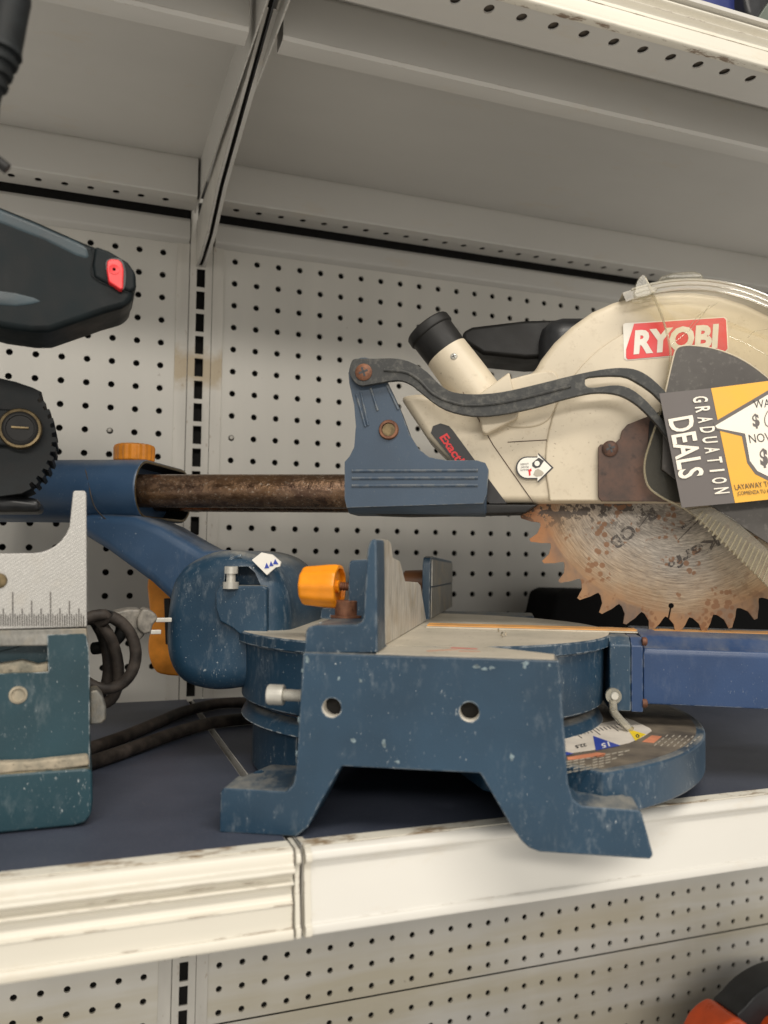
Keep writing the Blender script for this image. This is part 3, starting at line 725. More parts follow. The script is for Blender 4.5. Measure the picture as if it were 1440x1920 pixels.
for i in range(15):                                        # degree ticks
    f = i / 14; x = 1062 + 96 * f; y = 1376 - 18 * f; ln = 14 if i % 5 == 2 else 7
    onplate([(x, y), (x + 1.3, y - .2), (x + ln * 1.05 + 1.3, y + ln * .75), (x + ln * 1.05, y + ln * .75 + .3)], M['ink'], 'tick', Z1 + .2)
def ptext(s, a, b, h, mat, z=Z1 + .4):
    A, B, H = SW(*a, z), SW(*b, z), SW(*h, z); text(s, A, B, H - A, mat, 'numeral', plt, (0, 0, 1), .1, .02)
ptext('15', (1141, 1391), (1127, 1395), (1144, 1399), M['white'])
ptext('22.5', (1098, 1394), (1078, 1398), (1101, 1399), M['ink'])
ptext('0', (1197, 1376), (1191, 1378), (1200, 1382), M['ink'])
for k in range(5):                                        # pale worn caution text, following the curve
    y0 = 1428 + k * 5
    seg = [(1063 + i * 12, y0 - i * 2.1 - (i * .10) ** 2) for i in range(11 - k)]
    for (a, b), (c, d) in zip(seg, seg[1:]):
        if random.random() < .8: onplate([(a, b), (c - 2.5, d), (c - 2.5, d + 1.6), (a, b + 1.6)], M['print_grey'], 'fine_print')
for k in range(6):
    y0 = 1392 + k * .5
    for i in range(4):
        a = 1226 + k * 12 + i * 7; b = y0 + 6 - i * 5.5
        onplate([(a, b), (a + 4, b - 3.6), (a + 6, b - 3.3), (a + 2, b + .4)], M['print_grey'], 'fine_print')
# clear pointer
A = S(1149, 1303, 150); 
bm = lathe((A.x, 150 - 1, A.z), (0, -1, 0), [(0, 5.6), (4, 5.6)], 20)
pth = [S(1149, 1312, 146), S(1150, 1326, 146), S(1152, 1336, 146), S(1166, 1353, 139), S(1183, 1369, 133)]
sweep(spline(pth, 4), 3.0, 10, bm=bm)
obj('clear_pointer', bm, M['clear_pointer'], saw)
obj('pointer_screw', lathe((A.x + .6, 144.5, A.z), (0, -1, 0), [(0, 3), (1, 2.4)], 14), M['steel'], saw)

# --- fences on the table
def Tn(x, y, k=0.):                                # point on the slightly skewed fence face u = 88 + .045(v-10)
    n = U - .045 * V; p = loc_(on(x, y, n, n.dot(O) + 88 - .45 + k)); return p
fp = [Tn(705, 1222), Tn(704, 1016), Tn(708, 1011), Tn(728, 1012), Tn(733, 1018), Tn(737, 1046), Tn(744, 1049), Tn(750, 1052), Tn(760, 1090), Tn(784, 1092), Tn(789, 1098), Tn(799, 1165)]
fp[-1] = Vector((98, 240, TW + 1)); fp[0].z = TW + .5
fen = bmesh.new(); loft(fen, [p.copy() for p in fp], [p + Vector((-2.2, .1, 0)) for p in fp]); bev(fen, .5, 2)
fence = obj('fence', fen, M['fence_alu'], saw)
fb = bmesh.new(); ff = [(570, 1226), (573, 1184), (578, 1176), (590, 1172), (668, 1171), (677, 1166), (681, 1158), (689, 1030), (694, 1014), (701, 1010), (706, 1014), (708, 1224)]
P0 = [S(x, y, 5) for x, y in ff]; loft(fb, [Vector((p.x, 5, p.z)) for p in P0], [Vector((p.x + .9, 32, p.z)) for p in P0]); bev(fb, 1.5, 3)
sw_top = S(620, 1171, 12).z
join(fb, plan([(50, 31), (84.5, 31), (85, 66), (52, 66)], TW, sw_top - .3, 1.))
obj('fence_body', fb, M['blue_cast'], fence)
# upright blue lug behind, with orange knob on a rusty screw
lug = prism([(652, 1165), (653, 1058), (658, 1050), (686, 1048), (700, 1052), (700, 1165)], 70, 84, 1.5); prism([(600, 1160), (602, 1140), (655, 1135), (655, 1165)], 70, 90, 1., bm=lug)
obj('fence_lug', lug, M['blue_cast'], fence)
c = S(632, 1099, 76); obj('knob_screw', lathe((c.x - 4, 76, c.z), (1, -.12, 0), [(i * .8, 3.0 if i % 2 else 2.5) for i in range(22)], 14), M['rust'], fence)
c = S(598, 1099, 74)
kn = lathe((c.x - 11.5, 77, c.z), (1, -.12, 0), [(0, 10.5), (1.2, 12.2), (3, 12.8), (19, 14.2), (24, 14.4), (26, 13.8), (26.2, 12), (23.5, 11.6), (23.5, 4), (25.8, 4)], 60, ribs=10, ribh=.035)
obj('fence_knob', kn, M['orange'], fence)
c = SW(649, 1157, sw_top)
bt = lathe((c.x, c.y, sw_top - .2), (0, 0, 1), [(0, 10.5), (1.4, 10.5), (1.5, 7.5), (10.5, 7.5), (11.2, 6.8), (11.2, 4.2), (7, 4)], 28); obj('fence_bolt', bt, M['rust'], fence)
# far fence
g = bmesh.new(); gp = [Vector((99, 262, TW)), Vector((99, 262, 152)), Vector((99.3, 266, 160)), Vector((100, 276, 161)), Vector((107.4, 440, 156)), Vector((108, 444, 153)), Vector((108, 446, TW))]
loft(g, gp, [p + Vector((-7, 0, 0)) for p in gp]); bev(g, 1., 2); ffen = obj('far_fence', g, M['blue_cast'], saw)
gf = [Vector((99.3 + .2, 266, TW + 1)), Vector((99.4 + .2, 268, 133)), Vector((107.6, 440, 131)), Vector((107.8, 442, TW + 1))]
flat(gf, M['fence_grey'], 'lower_face', ffen, .8, (1, 0, 0))
gf = [Vector((99.5, 268, 134.5)), Vector((99.5, 270, 158)), Vector((107.4, 438, 153)), Vector((107.6, 440, 132.5))]
flat(gf, M['fence_grey'], 'upper_face', ffen, 1.2, (1, 0, 0))
c = S(780, 1092, 300); obj('far_knob', lathe((c.x - 12, 300, c.z), (1, 0, 0), [(0, 9), (2, 11), (22, 12), (24, 10)], 24), M['brown_knob'], ffen)
# side socket screw
c = S(528, 1303, 22)
sc_ = lathe((c.x - 8.5, 22, c.z), (1, 0, 0), [(0, 3.4), (0, 5.6), (.8, 6.2), (9.5, 6.2), (10, 5.8), (10, 3.7)] + [(10.2 + i * .7, 3.7 if i % 2 else 3.3) for i in range(20)], 24); obj('side_bolt', sc_, M['steel'], saw)

# --- rear arm, pivot housing, slide clamp
piv = bmesh.new()
pvp = sp2([(338, 1100), (330, 1150), (328, 1205), (338, 1245), (360, 1272), (395, 1285), (440, 1287), (520, 1270), (548, 1230), (556, 1160), (548, 1105), (530, 1068), (500, 1045), (455, 1033), (410, 1036), (370, 1055), (350, 1075)], 3, True)
prism(pvp, 122, 260, 17, 5, 150, piv)
piv = boolean(piv, [prism([(422, 1104), (425, 1074), (436, 1062), (466, 1062), (480, 1074), (494, 1104)], 90, 142, 0, vt=125)])
pivot = obj('pivot_housing', piv, M['blue_cast'], saw)
ridge = [S(x, y, 121) for x, y in ((447, 1042), (425, 1052), (409, 1080), (402, 1120), (398, 1160), (400, 1200), (408, 1240), (416, 1262))]
rb = sweep(spline([Vector((p.x * .995, 124 + abs(i - 3.5) * 1.2, p.z)) for i, p in enumerate(ridge)], 4), 1.8, 8); obj('casting_seam', rb, M['blue_cast'], pivot)
bs = prism([(436, 1178), (412, 1165), (404, 1140), (404, 1112), (412, 1098), (494, 1098), (500, 1103), (500, 1190), (450, 1190)], 116.5, 160, 2.2, 3, 117); obj('stop_boss', bs, M['blue_cast'], pivot)
c = S(443, 1075, 128)
b2 = lathe((c.x, 116, 0), (0, 0, 1), [(S(0, 1095, 118).z, 5.8), (S(0, 1083, 118).z, 5.8), (S(0, 1083, 118).z, 3.4), (S(0, 1068, 118).z, 3.4), (S(0, 1068, 118).z, 5), (S(0, 1056, 118).z, 5), (S(0, 1055, 118).z, 4.4)], 12); obj('stop_bolt', b2, M['steel'], pivot)
st = [(474, 1050), (492, 1036), (512, 1040), (528, 1054), (526, 1062), (518, 1064), (502, 1078)]
flat([S(x, y, 122) for x, y in st], M['white'], 'sticker', pivot, 2.4, (0, -1, 0))
for (a, b, c_) in (((496, 1066), (500, 1055), (505, 1065)), ((505, 1062), (508, 1052), (513, 1061)), ((512, 1058), (516, 1048), (522, 1058))):
    flat([S(*a, 119.5), S(*b, 119.5), S(*c_, 119.5)], M['label_blue'], 'sticker_mark', pivot, .3, (0, -1, 0))
ra = bmesh.new()
prism([(120, 982), (165, 1012), (195, 1030), (240, 1063), (280, 1092), (312, 1122), (326, 1150), (345, 1175), (420, 1120), (460, 1050), (420, 1032), (378, 1030), (345, 1012), (300, 985), (250, 965), (160, 960)], 172, 232, 9, 4, 172, ra)
obj('rear_arm', ra, M['blue_clean'], saw)
# twin-tube clamp: rounded box section running along u
uc = -135.
def stad(u, g=0.):
    c = [(187 - 0, 214), (272, 214)]; out = []
    rr = 25.5 + g
    for k in range(17): a = R(90 + 180 * k / 16); out.append(Vector((u, 191 + rr * math.cos(a), 214 + rr * math.sin(a))))
    for k in range(17): a = R(-90 + 180 * k / 16); out.append(Vector((u, 268 + rr * math.cos(a), 214 + rr * math.sin(a))))
    return out
def loftm(rings, cap0=True, cap1=True):
    bm = bmesh.new(); RR = [[bm.verts.new(p) for p in r] for r in rings]; n = len(RR[0])
    for a, b in zip(RR, RR[1:]):
        for i in range(n): bm.faces.new((a[i], a[(i + 1) % n], b[(i + 1) % n], b[i]))
    if cap0: bm.faces.new(RR[0][::-1])
    if cap1: bm.faces.new(RR[-1])
    return bm
bm = loftm([stad(-330, -3), stad(-328, 0), stad(uc - 1.5, 0), stad(uc, -1), stad(uc, -3.2), stad(uc - 22, -3.8)], True, True)
clamp = obj('slide_clamp', bm, M['blue_clean'], saw, ang=50)
obj('clamp_inner', loftm([stad(uc - .5, -3.4), stad(uc - 24, -3.9)][::-1], False, False), M['rubber'], clamp)
obj('clamp_rim', loftm([stad(uc + .1, -1), stad(uc + .5, -1.6), stad(uc + .5, -2.6), stad(uc + .1, -3.2)], False, False), M['brass'], clamp)
sm = [Vector((S(x, y, 168).x, 166.2 + d, S(x, y, 168).z)) for x, y, d in ((150, 872, 9), (160, 885, 3), (168, 905, .2), (173, 930, -.2), (180, 955, 2.0), (196, 978, 9))]
obj('mould_line', sweep(spline(sm, 4), .55, 6), M['cable'], clamp)
for v_, nm in ((195., 'slide_tube'), (262., 'slide_tube')):
    obj(nm, lathe((-300, v_, 213.3), (1, 0, 0), [(0, 14.1), (470, 14.1)], 48), M['tube'], saw)
c = S(252, 850, 205); kb = lathe((c.x, 205, 239), (0, 0, 1), [(0, 15.5), (.8, 16.8), (2, 17.2), (12, 17.4), (14, 16.6), (15.2, 14)], 72, ribs=18, ribh=-.055)
obj('clamp_knob', kb, M['orange_dark'], saw)
# orange bevel handle behind the pivot
oh = prism(sp2([(276, 1085), (279, 1140), (281, 1180), (277, 1200), (277, 1225), (285, 1250), (300, 1264), (345, 1266), (360, 1240), (330, 1170), (330, 1110), (305, 1080)], 3, True), 262, 285, 4, 3); oh = obj('bevel_handle', oh, M['orange_dark'], saw)
obj('handle_slot', prism([(307, 1122), (318, 1122), (320, 1208), (310, 1208)], 259, 262, .5), M['rubber'], oh)

# --- carriage on the tube
cr = prism([(650, 952), (646, 935), (646, 866), (655, 856), (664, 838), (667, 800), (664, 760), (655, 720), (653, 698)] + arc(682, 698, 28, 180, 20, 10) +
           [(722, 708), (735, 735), (752, 772), (768, 815), (785, 842), (805, 857), (835, 863), (895, 863), (910, 868), (916, 880), (913, 925), (906, 944)], 160, 174, 3.0, 3)
c0 = S(780, 912, 170)
car = obj('carriage', cr, M['blue_slide'], saw)
slv = loftm([[Vector((u, 195 + 33 * math.cos(a) * s_, 213 + (19.0 if math.sin(a) < 0 else 18) * max(-1, min(1, math.sin(a) * 1.25)) * s_)) for a in [2 * math.pi * k / 40 for k in range(40)]] for u, s_ in ((S(649, 910, 165).x, .93), (S(652, 910, 165).x, 1), (S(908, 910, 165).x, 1), (S(912, 910, 165).x, .93))])
obj('tube_sleeve', slv, M['blue_slide'], car, ang=60)
for y in (883, 897, 911):
    A, B = S(660, y, 160), S(896, y - 1, 160); obj('rib', sweep([A, B], 1.25, 8), M['blue_slide'], car)
for a, b in (((676, 735), (690, 798)), ((695, 728), (708, 770)), ((722, 716), (747, 768)), ((668, 740), (685, 800))):
    obj('rib', sweep([S(*a, 159.8), S(*b, 159.8)], 1.0, 8), M['blue_slide'], car)
c = S(729, 806, 160)
obj('eyelet', lathe((c.x, 160.3, c.z), (0, -1, 0), [(0, 7.8), (2, 7.6), (2.6, 7.0), (2.6, 5.4), (.6, 5.2)], 32, cap=False), M['rust'], car)
obj('eyelet_core', lathe((c.x, 160.2, c.z), (0, -1, 0), [(0, 5.4), (.9, 5.0)], 24), M['brass'], car)
obj('under_plate', prism([(690, 955), (905, 945), (1010, 946), (985, 962), (760, 966), (700, 964)], 176, 215, 1.5), M['rubber'], car)

# --- cream motor housing / upper guard
gd = [(748, 742), (780, 737), (850, 740), (905, 741), (940, 714), (1000, 699), (1015, 672), (1040, 640), (1072, 610), (1110, 583), (1150, 565), (1195, 552), (1245, 545), (1300, 545), (1350, 552), (1400, 568), (1460, 597), (1520, 645), (1570, 710), (1600, 790), (1600, 900), (1580, 941), (906, 943), (860, 880), (800, 820)]
body = obj('guard_housing', prism(gd, 178, 232, 6, 4), M['cream'], saw)
# raised disc and rear hump
rd = arc(1290, 865, 268, 192, -5, 40) + [(1560, 938), (1030, 940)]
obj('raised_disc', prism(rd, 175.6, 180, 1.6, 3, 178), M['cream'], body)
obj('rear_hump', prism(sp2([(930, 722), (1000, 700), (1042, 700), (1046, 745), (1026, 790), (980, 803), (935, 792), (910, 750)], 4, True), 176.2, 180, 1.7, 3, 178), M['cream'], body)
# seam lines of the moulding
for pts in (((868, 735), (925, 835), (1000, 942)), ((952, 829), (1040, 824), (1112, 822))):
    obj('panel_seam', sweep([S(x, y, 177.6) - Vector((0, .1, 0)) for x, y in pts], .3, 6), M['rust_plate'], body)
# black label band with red script
bd = [(808, 812), (812, 799), (826, 794), (842, 799), (850, 808), (950, 944), (918, 944), (875, 895)]
lb = flat([S(x, y, 177.7) for x, y in bd], M['label_black'], 'label_band', body, .4, (0, -1, 0))
stext('ExactLine', (824, 820), (880, 902), (838, 812), 177.2, M['red'], 'lettering', lb, .03)
# dust chute and black rubber cap
ax0, ax1 = S(805, 622, 200), S(945, 800, 176)
# bevelled square root of the chute
D = (S(938, 795, 190) - S(800, 612, 196)); D = Vector((D.x, 0, D.z)).normalized(); A0 = S(800, 612, 196)
ln = lambda x, y: (S(x, y, 196) - A0).dot(D)
tL = ln(868, 700); tE = ln(925, 778)
ch = lathe(A0, D, [(ln(838, 662) - 2, 17.4), (ln(838, 662), 18.2), (tL, 18.8), (tE - 4, 19.2)], 40); chute = obj('dust_chute', ch, M['cream'], body, ang=50)
obj('chute_root', prism([(893, 745), (955, 700), (973, 778), (968, 787), (912, 816), (904, 812)], 166, 196, 3, 3, 172), M['cream'], chute)
rc = lathe(A0, D, [(8, 13.5), (1.0, 15.0), (-.2, 16.4), (.2, 18.6), (1.5, 19.6), (7, 19.8), (8, 19.2), (8.5, 18.4), (ln(838, 662) + 1, 18.0)], 40, cap=False); rcp = obj('rubber_cap', rc, M['rubber'], chute, ang=50)
obj('cap_mouth', lathe(A0, D, [(4, 15), (6, 15)], 32), M['dark'], rcp)
def screw(px, v, r, mat, parent, name='screw', cross=True, ang=20):
    c = S(*px, v); b = lathe((c.x, v, c.z), (0, -1, 0), [(0, r), (.8, r), (1.8, r * .8), (2.3, r * .45), (2.35, .1)], 24)
    o = obj(name, b, mat, parent)
    if cross:
        b = bmesh.new()
        for k in (0, 90):
            t = bmesh.new(); a = R(ang + k); d = Vector((math.cos(a), 0, math.sin(a))); e = Vector((-d.z, 0, d.x)); q = [c + d * r * .55 + e * r * .12, c + d * r * .55 - e * r * .12, c - d * r * .55 - e * r * .12, c - d * r * .55 + e * r * .12]
            loft(t, [Vector((p.x, v - 1.6, p.z)) for p in q], [Vector((p.x, v - 2.5, p.z)) for p in q]); join(b, t)
        obj('screw_slot', b, M['ink'], o)
    return o
screw((851, 669), 178.6, 3.0, M['steel'], chute)
# logo plate, two-tone, with letters
pl_ = [(1168, 609), (1172, 606), (1358, 594), (1363, 598), (1366, 655), (1362, 660), (1175, 676), (1170, 672)]
lg = flat([S(x, y, 175.5) for x, y in pl_], M['logo_white'], 'logo_plate', body, .3, (0, -1, 0))
flat([S(x, y, 175.1) for x, y in [(1189, 607), (1357, 596), (1361, 600), (1364, 654), (1360, 658), (1177, 674), (1174, 670), (1174, 655)]], M['red'], 'logo_field', lg, .3, (0, -1, 0))
stext('RYOBI', (1188, 662), (1345, 650), (1191, 619), 174.7, M['logo_white'], 'lettering', lg, .045, .2)
# arrow sticker
def arrow(cx, cy, s): 
    o_ = [(c[0], c[1]) for c in arc(cx - 14 * s, cy, 21 * s, 90, 270, 12)]; return o_ + [(cx + 7 * s, cy + 21 * s), (cx + 7 * s, cy + 28 * s), (cx + 36 * s, cy), (cx + 7 * s, cy - 28 * s), (cx + 7 * s, cy - 21 * s)]
ak = flat([S(x, y, 175.5) for x, y in arrow(1002, 877, 1)], M['ink'], 'arrow_sticker', body, .25, (0, -1, 0))
flat([S(x, y, 175.2) for x, y in arrow(1001.5, 877, .9)], M['white'], 'sticker_face', ak, .2, (0, -1, 0))
flat([S(x, y, 174.9) for x, y in [(1010, 858), (1020, 864), (1012, 876), (1004, 878), (998, 874), (998, 868)]], M['ink'], 'sticker_icon', ak, .2, (0, -1, 0))
flat([S(x, y, 174.7) for x, y in arc(1007, 869, 5, 0, 340, 10)], M['white'], 'sticker_icon', ak, .2, (0, -1, 0))
flat([S(x, y, 174.9) for x, y in [(1000, 890), (1003, 882), (1009, 879), (1016, 883), (1020, 887), (1016, 892), (1006, 894)]], M['print_grey'], 'sticker_icon', ak, .2, (0, -1, 0))
flat([S(x, y, 174.9) for x, y in [(992, 892), (991, 884), (990, 882), (996, 878), (997, 883), (994.5, 884), (995, 891)]], M['red'], 'sticker_icon', ak, .2, (0, -1, 0))
for i, s_ in enumerate(('LOOSEN', 'PEUVENT', 'BOULON')): stext(s_, (991, 868 + i * 5.5), (976, 869 + i * 5.5), (991, 871.5 + i * 5.5), 174.9, M['ink'], 'lettering', ak, 0, .1)
# motor handle behind
mh = bmesh.new(); prism([(866, 622), (885, 612), (985, 600), (1085, 598), (1100, 606), (1100, 655), (1085, 668), (985, 672), (905, 664), (868, 640)], 262, 320, 9, 4, bm=mh)
obj('rear_handle', mh, M['rubber'], saw)
obj('motor', prism([(1010, 600), (1500, 600), (1500, 900), (1010, 900)], 236, 300, 20, 3, 260), M['black_plastic'], saw)

# --- blade
def blade():
    bm = bmesh.new(); pts = []; n = 40; ph = -90.7
    def pp(a, r): return (BC.x + r * math.cos(R(a)), BC.z + r * math.sin(R(a)))
    for k in range(n):
        a = ph + 9 * k
        pts += [pp(a - 4.7, 113.5), pp(a - 3.4, 114.5), pp(a - 1.4, 119), pp(a - .75, BR), pp(a + .35, BR), pp(a + 1.2, 123.5), pp(a + 2.6, 119.5), pp(a + 3.6, 115.4)]
    loft(bm, [Vector((x, 194, z)) for x, z in pts], [Vector((x, 196.2, z)) for x, z in pts])
    cuts = []
    for a in (-94.4, -94.4 + 90, -94.4 + 180, -94.4 - 90):
        x, z = pp(a + 1, 105); c = lathe((x, 190, z), (0, 1, 0), [(0, 2.1), (10, 2.1)], 16); cuts.append(c)
        q = [pp(a + 1.35, 104), pp(a + .65, 104), pp(a - .1, 116), pp(a - 1.2, 119), pp(a - 1.1, 121), pp(a + .4, 118.5)]
        b = bmesh.new(); loft(b, [Vector((x, 190, z)) for x, z in q], [Vector((x, 200, z)) for x, z in q]); cuts.append(b)
    return boolean(bm, cuts)
bl = obj('saw_blade', blade(), M['blade'], saw, ang=30, wn=False)
def btext(s, a, b, h, bold=.03): stext(s, a, b, h, 193.7, M['blade_ink'], 'blade_print', bl, bold, .05)
btext('R', (1224, 952), (1203, 968), (1236, 968), .05)
btext('OB', (1181, 982), (1142, 1014), (1196, 1000), .03)
btext('4800 RPM', (1304, 966), (1276, 988), (1308, 971), .02)
btext('Kerf', (1342, 1002), (1262, 1046), (1352, 1022), .03)
btext('o', (1264, 1050), (1251, 1056), (1268, 1060), .03)
for a, b in (((1309, 976), (1272, 1012)), ((1222, 958), (1198, 989))):
    A, B = S(*a, 193.8), S(*b, 193.8); obj('blade_print', sweep([A, B], .3, 5), M['blade_ink'], bl)
# --- plates on the blade side
pr_ = [(1122, 838), (1126, 833), (1150, 833), (1163, 822), (1166, 808), (1176, 796), (1226, 776), (1300, 760), (1480, 760), (1520, 940), (1400, 950), (1230, 940), (1128, 940), (1122, 932)]
rp = obj('blade_cover_plate', prism(pr_, 170.5, 173.5, .5), M['rust_plate'], saw)
screw((1144, 841), 170, 6.0, M['rust_dark'], rp)
obj('dark_underlay', prism(sp2([(1226, 776), (1216, 830), (1211, 870), (1211, 895), (1222, 916), (1250, 936), (1330, 944), (1400, 900), (1400, 790), (1300, 765)], 3, True), 168.6, 170.2, .3), M['rubber'], rp)  # added black sheet keeps the view through the clear guard dark
ck = [(1246, 742), (1262, 672), (1268, 655), (1278, 649), (1300, 648), (1340, 654), (1385, 671), (1425, 697), (1465, 735), (1500, 790), (1500, 1040), (1440, 1020), (1330, 948), (1240, 880)]
obj('charcoal_cover', prism(sp2(ck[:10], 3) + ck[10:], 159.8, 161.8, .5, vt=162), M['charcoal'], saw)
obj('cover_edge', sweep(spline([S(x, y, 159.9) for x, y in ck[:10]], 4), .55, 6), M['cream'], saw)
# --- link arm
lk = [(660, 676), (672, 672), (700, 672), (745, 672), (775, 681), (800, 697), (826, 722), (850, 735), (890, 739), (940, 735), (1000, 722), (1085, 701), (1140, 691), (1178, 690), (1205, 698), (1232, 718), (1262, 752),
      (1252, 765), (1225, 738), (1196, 718), (1165, 705), (1105, 707), (1097, 716), (1101, 725), (1118, 726), (1158, 722), (1190, 733), (1225, 765), (1262, 815), (1262, 835),
      (1235, 800), (1205, 768), (1178, 748), (1150, 738), (1110, 737), (1060, 748), (1000, 765), (935, 778), (885, 780), (835, 768), (800, 745), (772, 722), (745, 713), (700, 720), (672, 722), (655, 700)]
link = obj('link_arm', prism(sp2(lk, 3, True), 153, 158.5, 1.0, 2), M['link'], saw)
rb_ = [(720, 694), (760, 698), (785, 712), (810, 737), (840, 752), (880, 760), (940, 755), (1000, 742), (1070, 724)]
obj('link_ridge', sweep([Vector((p.x, 152.8, p.z)) for p in spline([S(x, y, 153) for x, y in rb_], 5)], 1.3, 8), M['link'], link)
screw((682, 698), 153, 6.6, M['rust'], link)

# --- clear lower guard
oc = arc(1296, 868, 344, 112, -20, 44)
eg = [(1210, 520), (1222, 548), (1240, 590), (1254, 640), (1257, 675), (1250, 715), (1238, 770), (1222, 820), (1210, 860), (1209, 890), (1218, 915), (1245, 935), (1290, 958), (1340, 1000), (1440, 1100), (1520, 1180)]
inner = arc(1296, 868, 326, 112, -20, 44)
sheetp = inner[1:] + [(1620, 1180), (1520, 1180)] + eg[::-1][1:-1]
cg = prism(sheetp, 163.0, 164.2, 0); clear = obj('clear_guard', cg, M['clear'], saw, wn=False)
ep = [S(x, y, 162.5) for x, y in sp2(eg, 4)]; obj('guard_edge', sweep(ep, .85, 8), M['clear_edge'], clear)
rim = [S(x, y, 163) for x, y in inner]; rim2 = [S(x, y, 163) for x, y in oc]
bm = bmesh.new()
a = [bm.verts.new(p) for p in rim]; b = [bm.verts.new(p) for p in rim2]; c_ = [bm.verts.new(p + Vector((0, 58, 0))) for p in rim2]
for i in range(len(a) - 1): bm.faces.new((a[i], a[i + 1], b[i + 1], b[i])); bm.faces.new((b[i], b[i + 1], c_[i + 1], c_[i]))
o_ = obj('guard_rim', bm, M['clear_rib'], clear, wn=False, ang=50)
for pts_, rb_r in ((oc[1:], .9), (arc(1296, 868, 335, 108, -20, 44), .5), (inner[1:], .7)): obj('rim_highlight', sweep([S(x, y, 162.4) for x, y in pts_], rb_r, 8), M['highlight_bead'], clear)  # pale beads added as the rim's highlights
M['clear_horn'] = clearp('clear_horn_plastic', .10, (.62, .58, .44), .15, .5)
tp = prism(sp2([(1192, 556), (1191, 540), (1198, 520), (1208, 515), (1214, 524), (1222, 536), (1234, 542), (1212, 556)], 3, True), 160, 176, .6); obj('guard_horn', tp, M['clear_horn'], clear)
obj('guard_cap', prism([(1232, 528), (1240, 517), (1262, 510), (1300, 507), (1318, 512), (1321, 526)], 178, 205, 2, 3), M['clear_horn'], clear)
# ribbed band at the lower end of the guard
bandp = [(1290, 955), (1335, 950), (1375, 972), (1410, 1003), (1440, 1030), (1500, 1085), (1520, 1180), (1440, 1100), (1390, 1048), (1340, 1000)]
rbd = obj('ribbed_band', prism(bandp, 158.5, 161.5, .6), M['clear_rib'], clear)
for i in range(17):
    f = i / 16; x0, y0 = 1318 + 130 * f, 958 + 88 * f; x1, y1 = x0 - 14 - 4 * f, y0 + 18 + 26 * f
    obj('rib', sweep([S(x0, y0, 158.2), S(x1, y1, 158.2)], .8, 6), M['clear_edge'], rbd)
# scratches / cracks in the clear plastic
for pts in (((1292, 614), (1310, 592), (1345, 568)), ((1402, 634), (1415, 622), (1440, 617)), ((1257, 648), (1300, 612), (1330, 572)), ((1365, 630), (1400, 645), (1440, 668))):
    obj('scratch', sweep(spline([S(x, y, 162.7) for x, y in pts], 4), .22, 5), M['clear_edge'], clear)

# --- a couple of wood chips on the table
ck_ = bmesh.new()
for (x, y, dx, dy) in ((935, 1185, 5, 8), (940, 1190, 9, 3), (948, 1192, -4, 7), (943, 1194, 10, -1)):
    A = SW(x, y, TW + 1.2); B = A + Vector((random.uniform(-3, 3), random.uniform(-2, 2), random.uniform(.5, 3))); sweep([A, (A + B) / 2 + Vector((0, 0, .7)), B], .6, 6, bm=ck_)
wc = obj('wood_chip', ck_, M['sawdust'])
wc.location = O * K; wc.rotation_euler = (0, 0, ROT); tag(wc, 'tiny curled wood chip lying on the round saw table', 'wood chip')

# ================================================================== PRICE TAG hanging on the guard
tagp = thing('price_tag', 'grey and orange sale card hanging in front of the clear guard', 'price tag', O, None, ROT); tagp.location = O * K
TV = 146.
def tg(px, mat, name, parent, off=0., th=.25): return flat([S(x, y, TV - off) for x, y in px], mat, name, parent, th, (0, -1, 0))
def tline(f): return (1236 + (1278 - 1236) * f, 738 + (952 - 738) * f)
card = tg([(1236, 738), (1333, 728), (1600, 694), (1650, 915), (1378, 943), (1278, 952)], M['tag_grey'], 'card', tagp, 0, .5)
tg([(1333, 728), (1600, 694), (1650, 915), (1378, 943)], M['tag_orange'], 'orange_field', card, .6, .15)
tg([(1338, 792), (1440, 732), (1600, 690), (1600, 910), (1440, 901), (1416, 889), (1401, 868), (1391, 818), (1343, 806), (1339, 800)], M['tag_grey'], 'shape_border', card, .8, .1)
tg([(1343, 797), (1440, 740), (1600, 698), (1600, 905), (1440, 893), (1420, 883), (1406, 864), (1397, 813), (1345, 803), (1341, 799)], M['tag_white'], 'shape_field', card, 1.0, .1)
def tt_(s, a, b, h, mat, bold=0.): stext(s, a, b, h, TV - 1.0, mat, 'lettering', card, bold, .3)
tt_('DEALS', (1254, 786), (1275, 899), (1299, 778), M['tag_white'], .02)
sp_ = 'GRADUATION'
for i, chh in enumerate(sp_):
    f = i / 9.; x, y = 1299 + 40 * f - 0, 744.5 + 171 * f
    wd = 11.0 if chh != 'I' else 3.5; x += 0 if chh != 'I' else .8; y += 0 if chh != 'I' else 4
    tt_(chh, (x, y), (x + wd * .2, y + wd), (x + 27, y - 3.5 + 1), M['tag_white'], .02)
tt_('WAS', (1414, 766), (1453, 762), (1412, 751), M['ink'])
tt_('$', (1412, 800), (1425, 798), (1409, 777), M['tag_grey'], .03)
tt_('NOW', (1406, 831), (1456, 826), (1403, 815), M['ink'])
tt_('$', (1426, 872), (1441, 870), (1423, 842), M['tag_grey'], .04)
tt_('LAYAWAY TODAY', (1379, 919), (1472, 909), (1376, 909), M['ink'])
tt_('\u00a1COMIENZA TU APARTADO HOY!', (1383, 929), (1500, 919), (1381, 922), M['ink'])
tt_('See associate for details', (1402, 935), (1476, 929), (1401, 931.5), M['ink']) if False else None
hw = [(1440, 770), (1434, 784), (1436, 796), (1442, 800)]
obj('handwriting', sweep(spline([S(x, y, TV - 1.4) for x, y in hw], 4), .3, 5), M['tag_grey'], card)

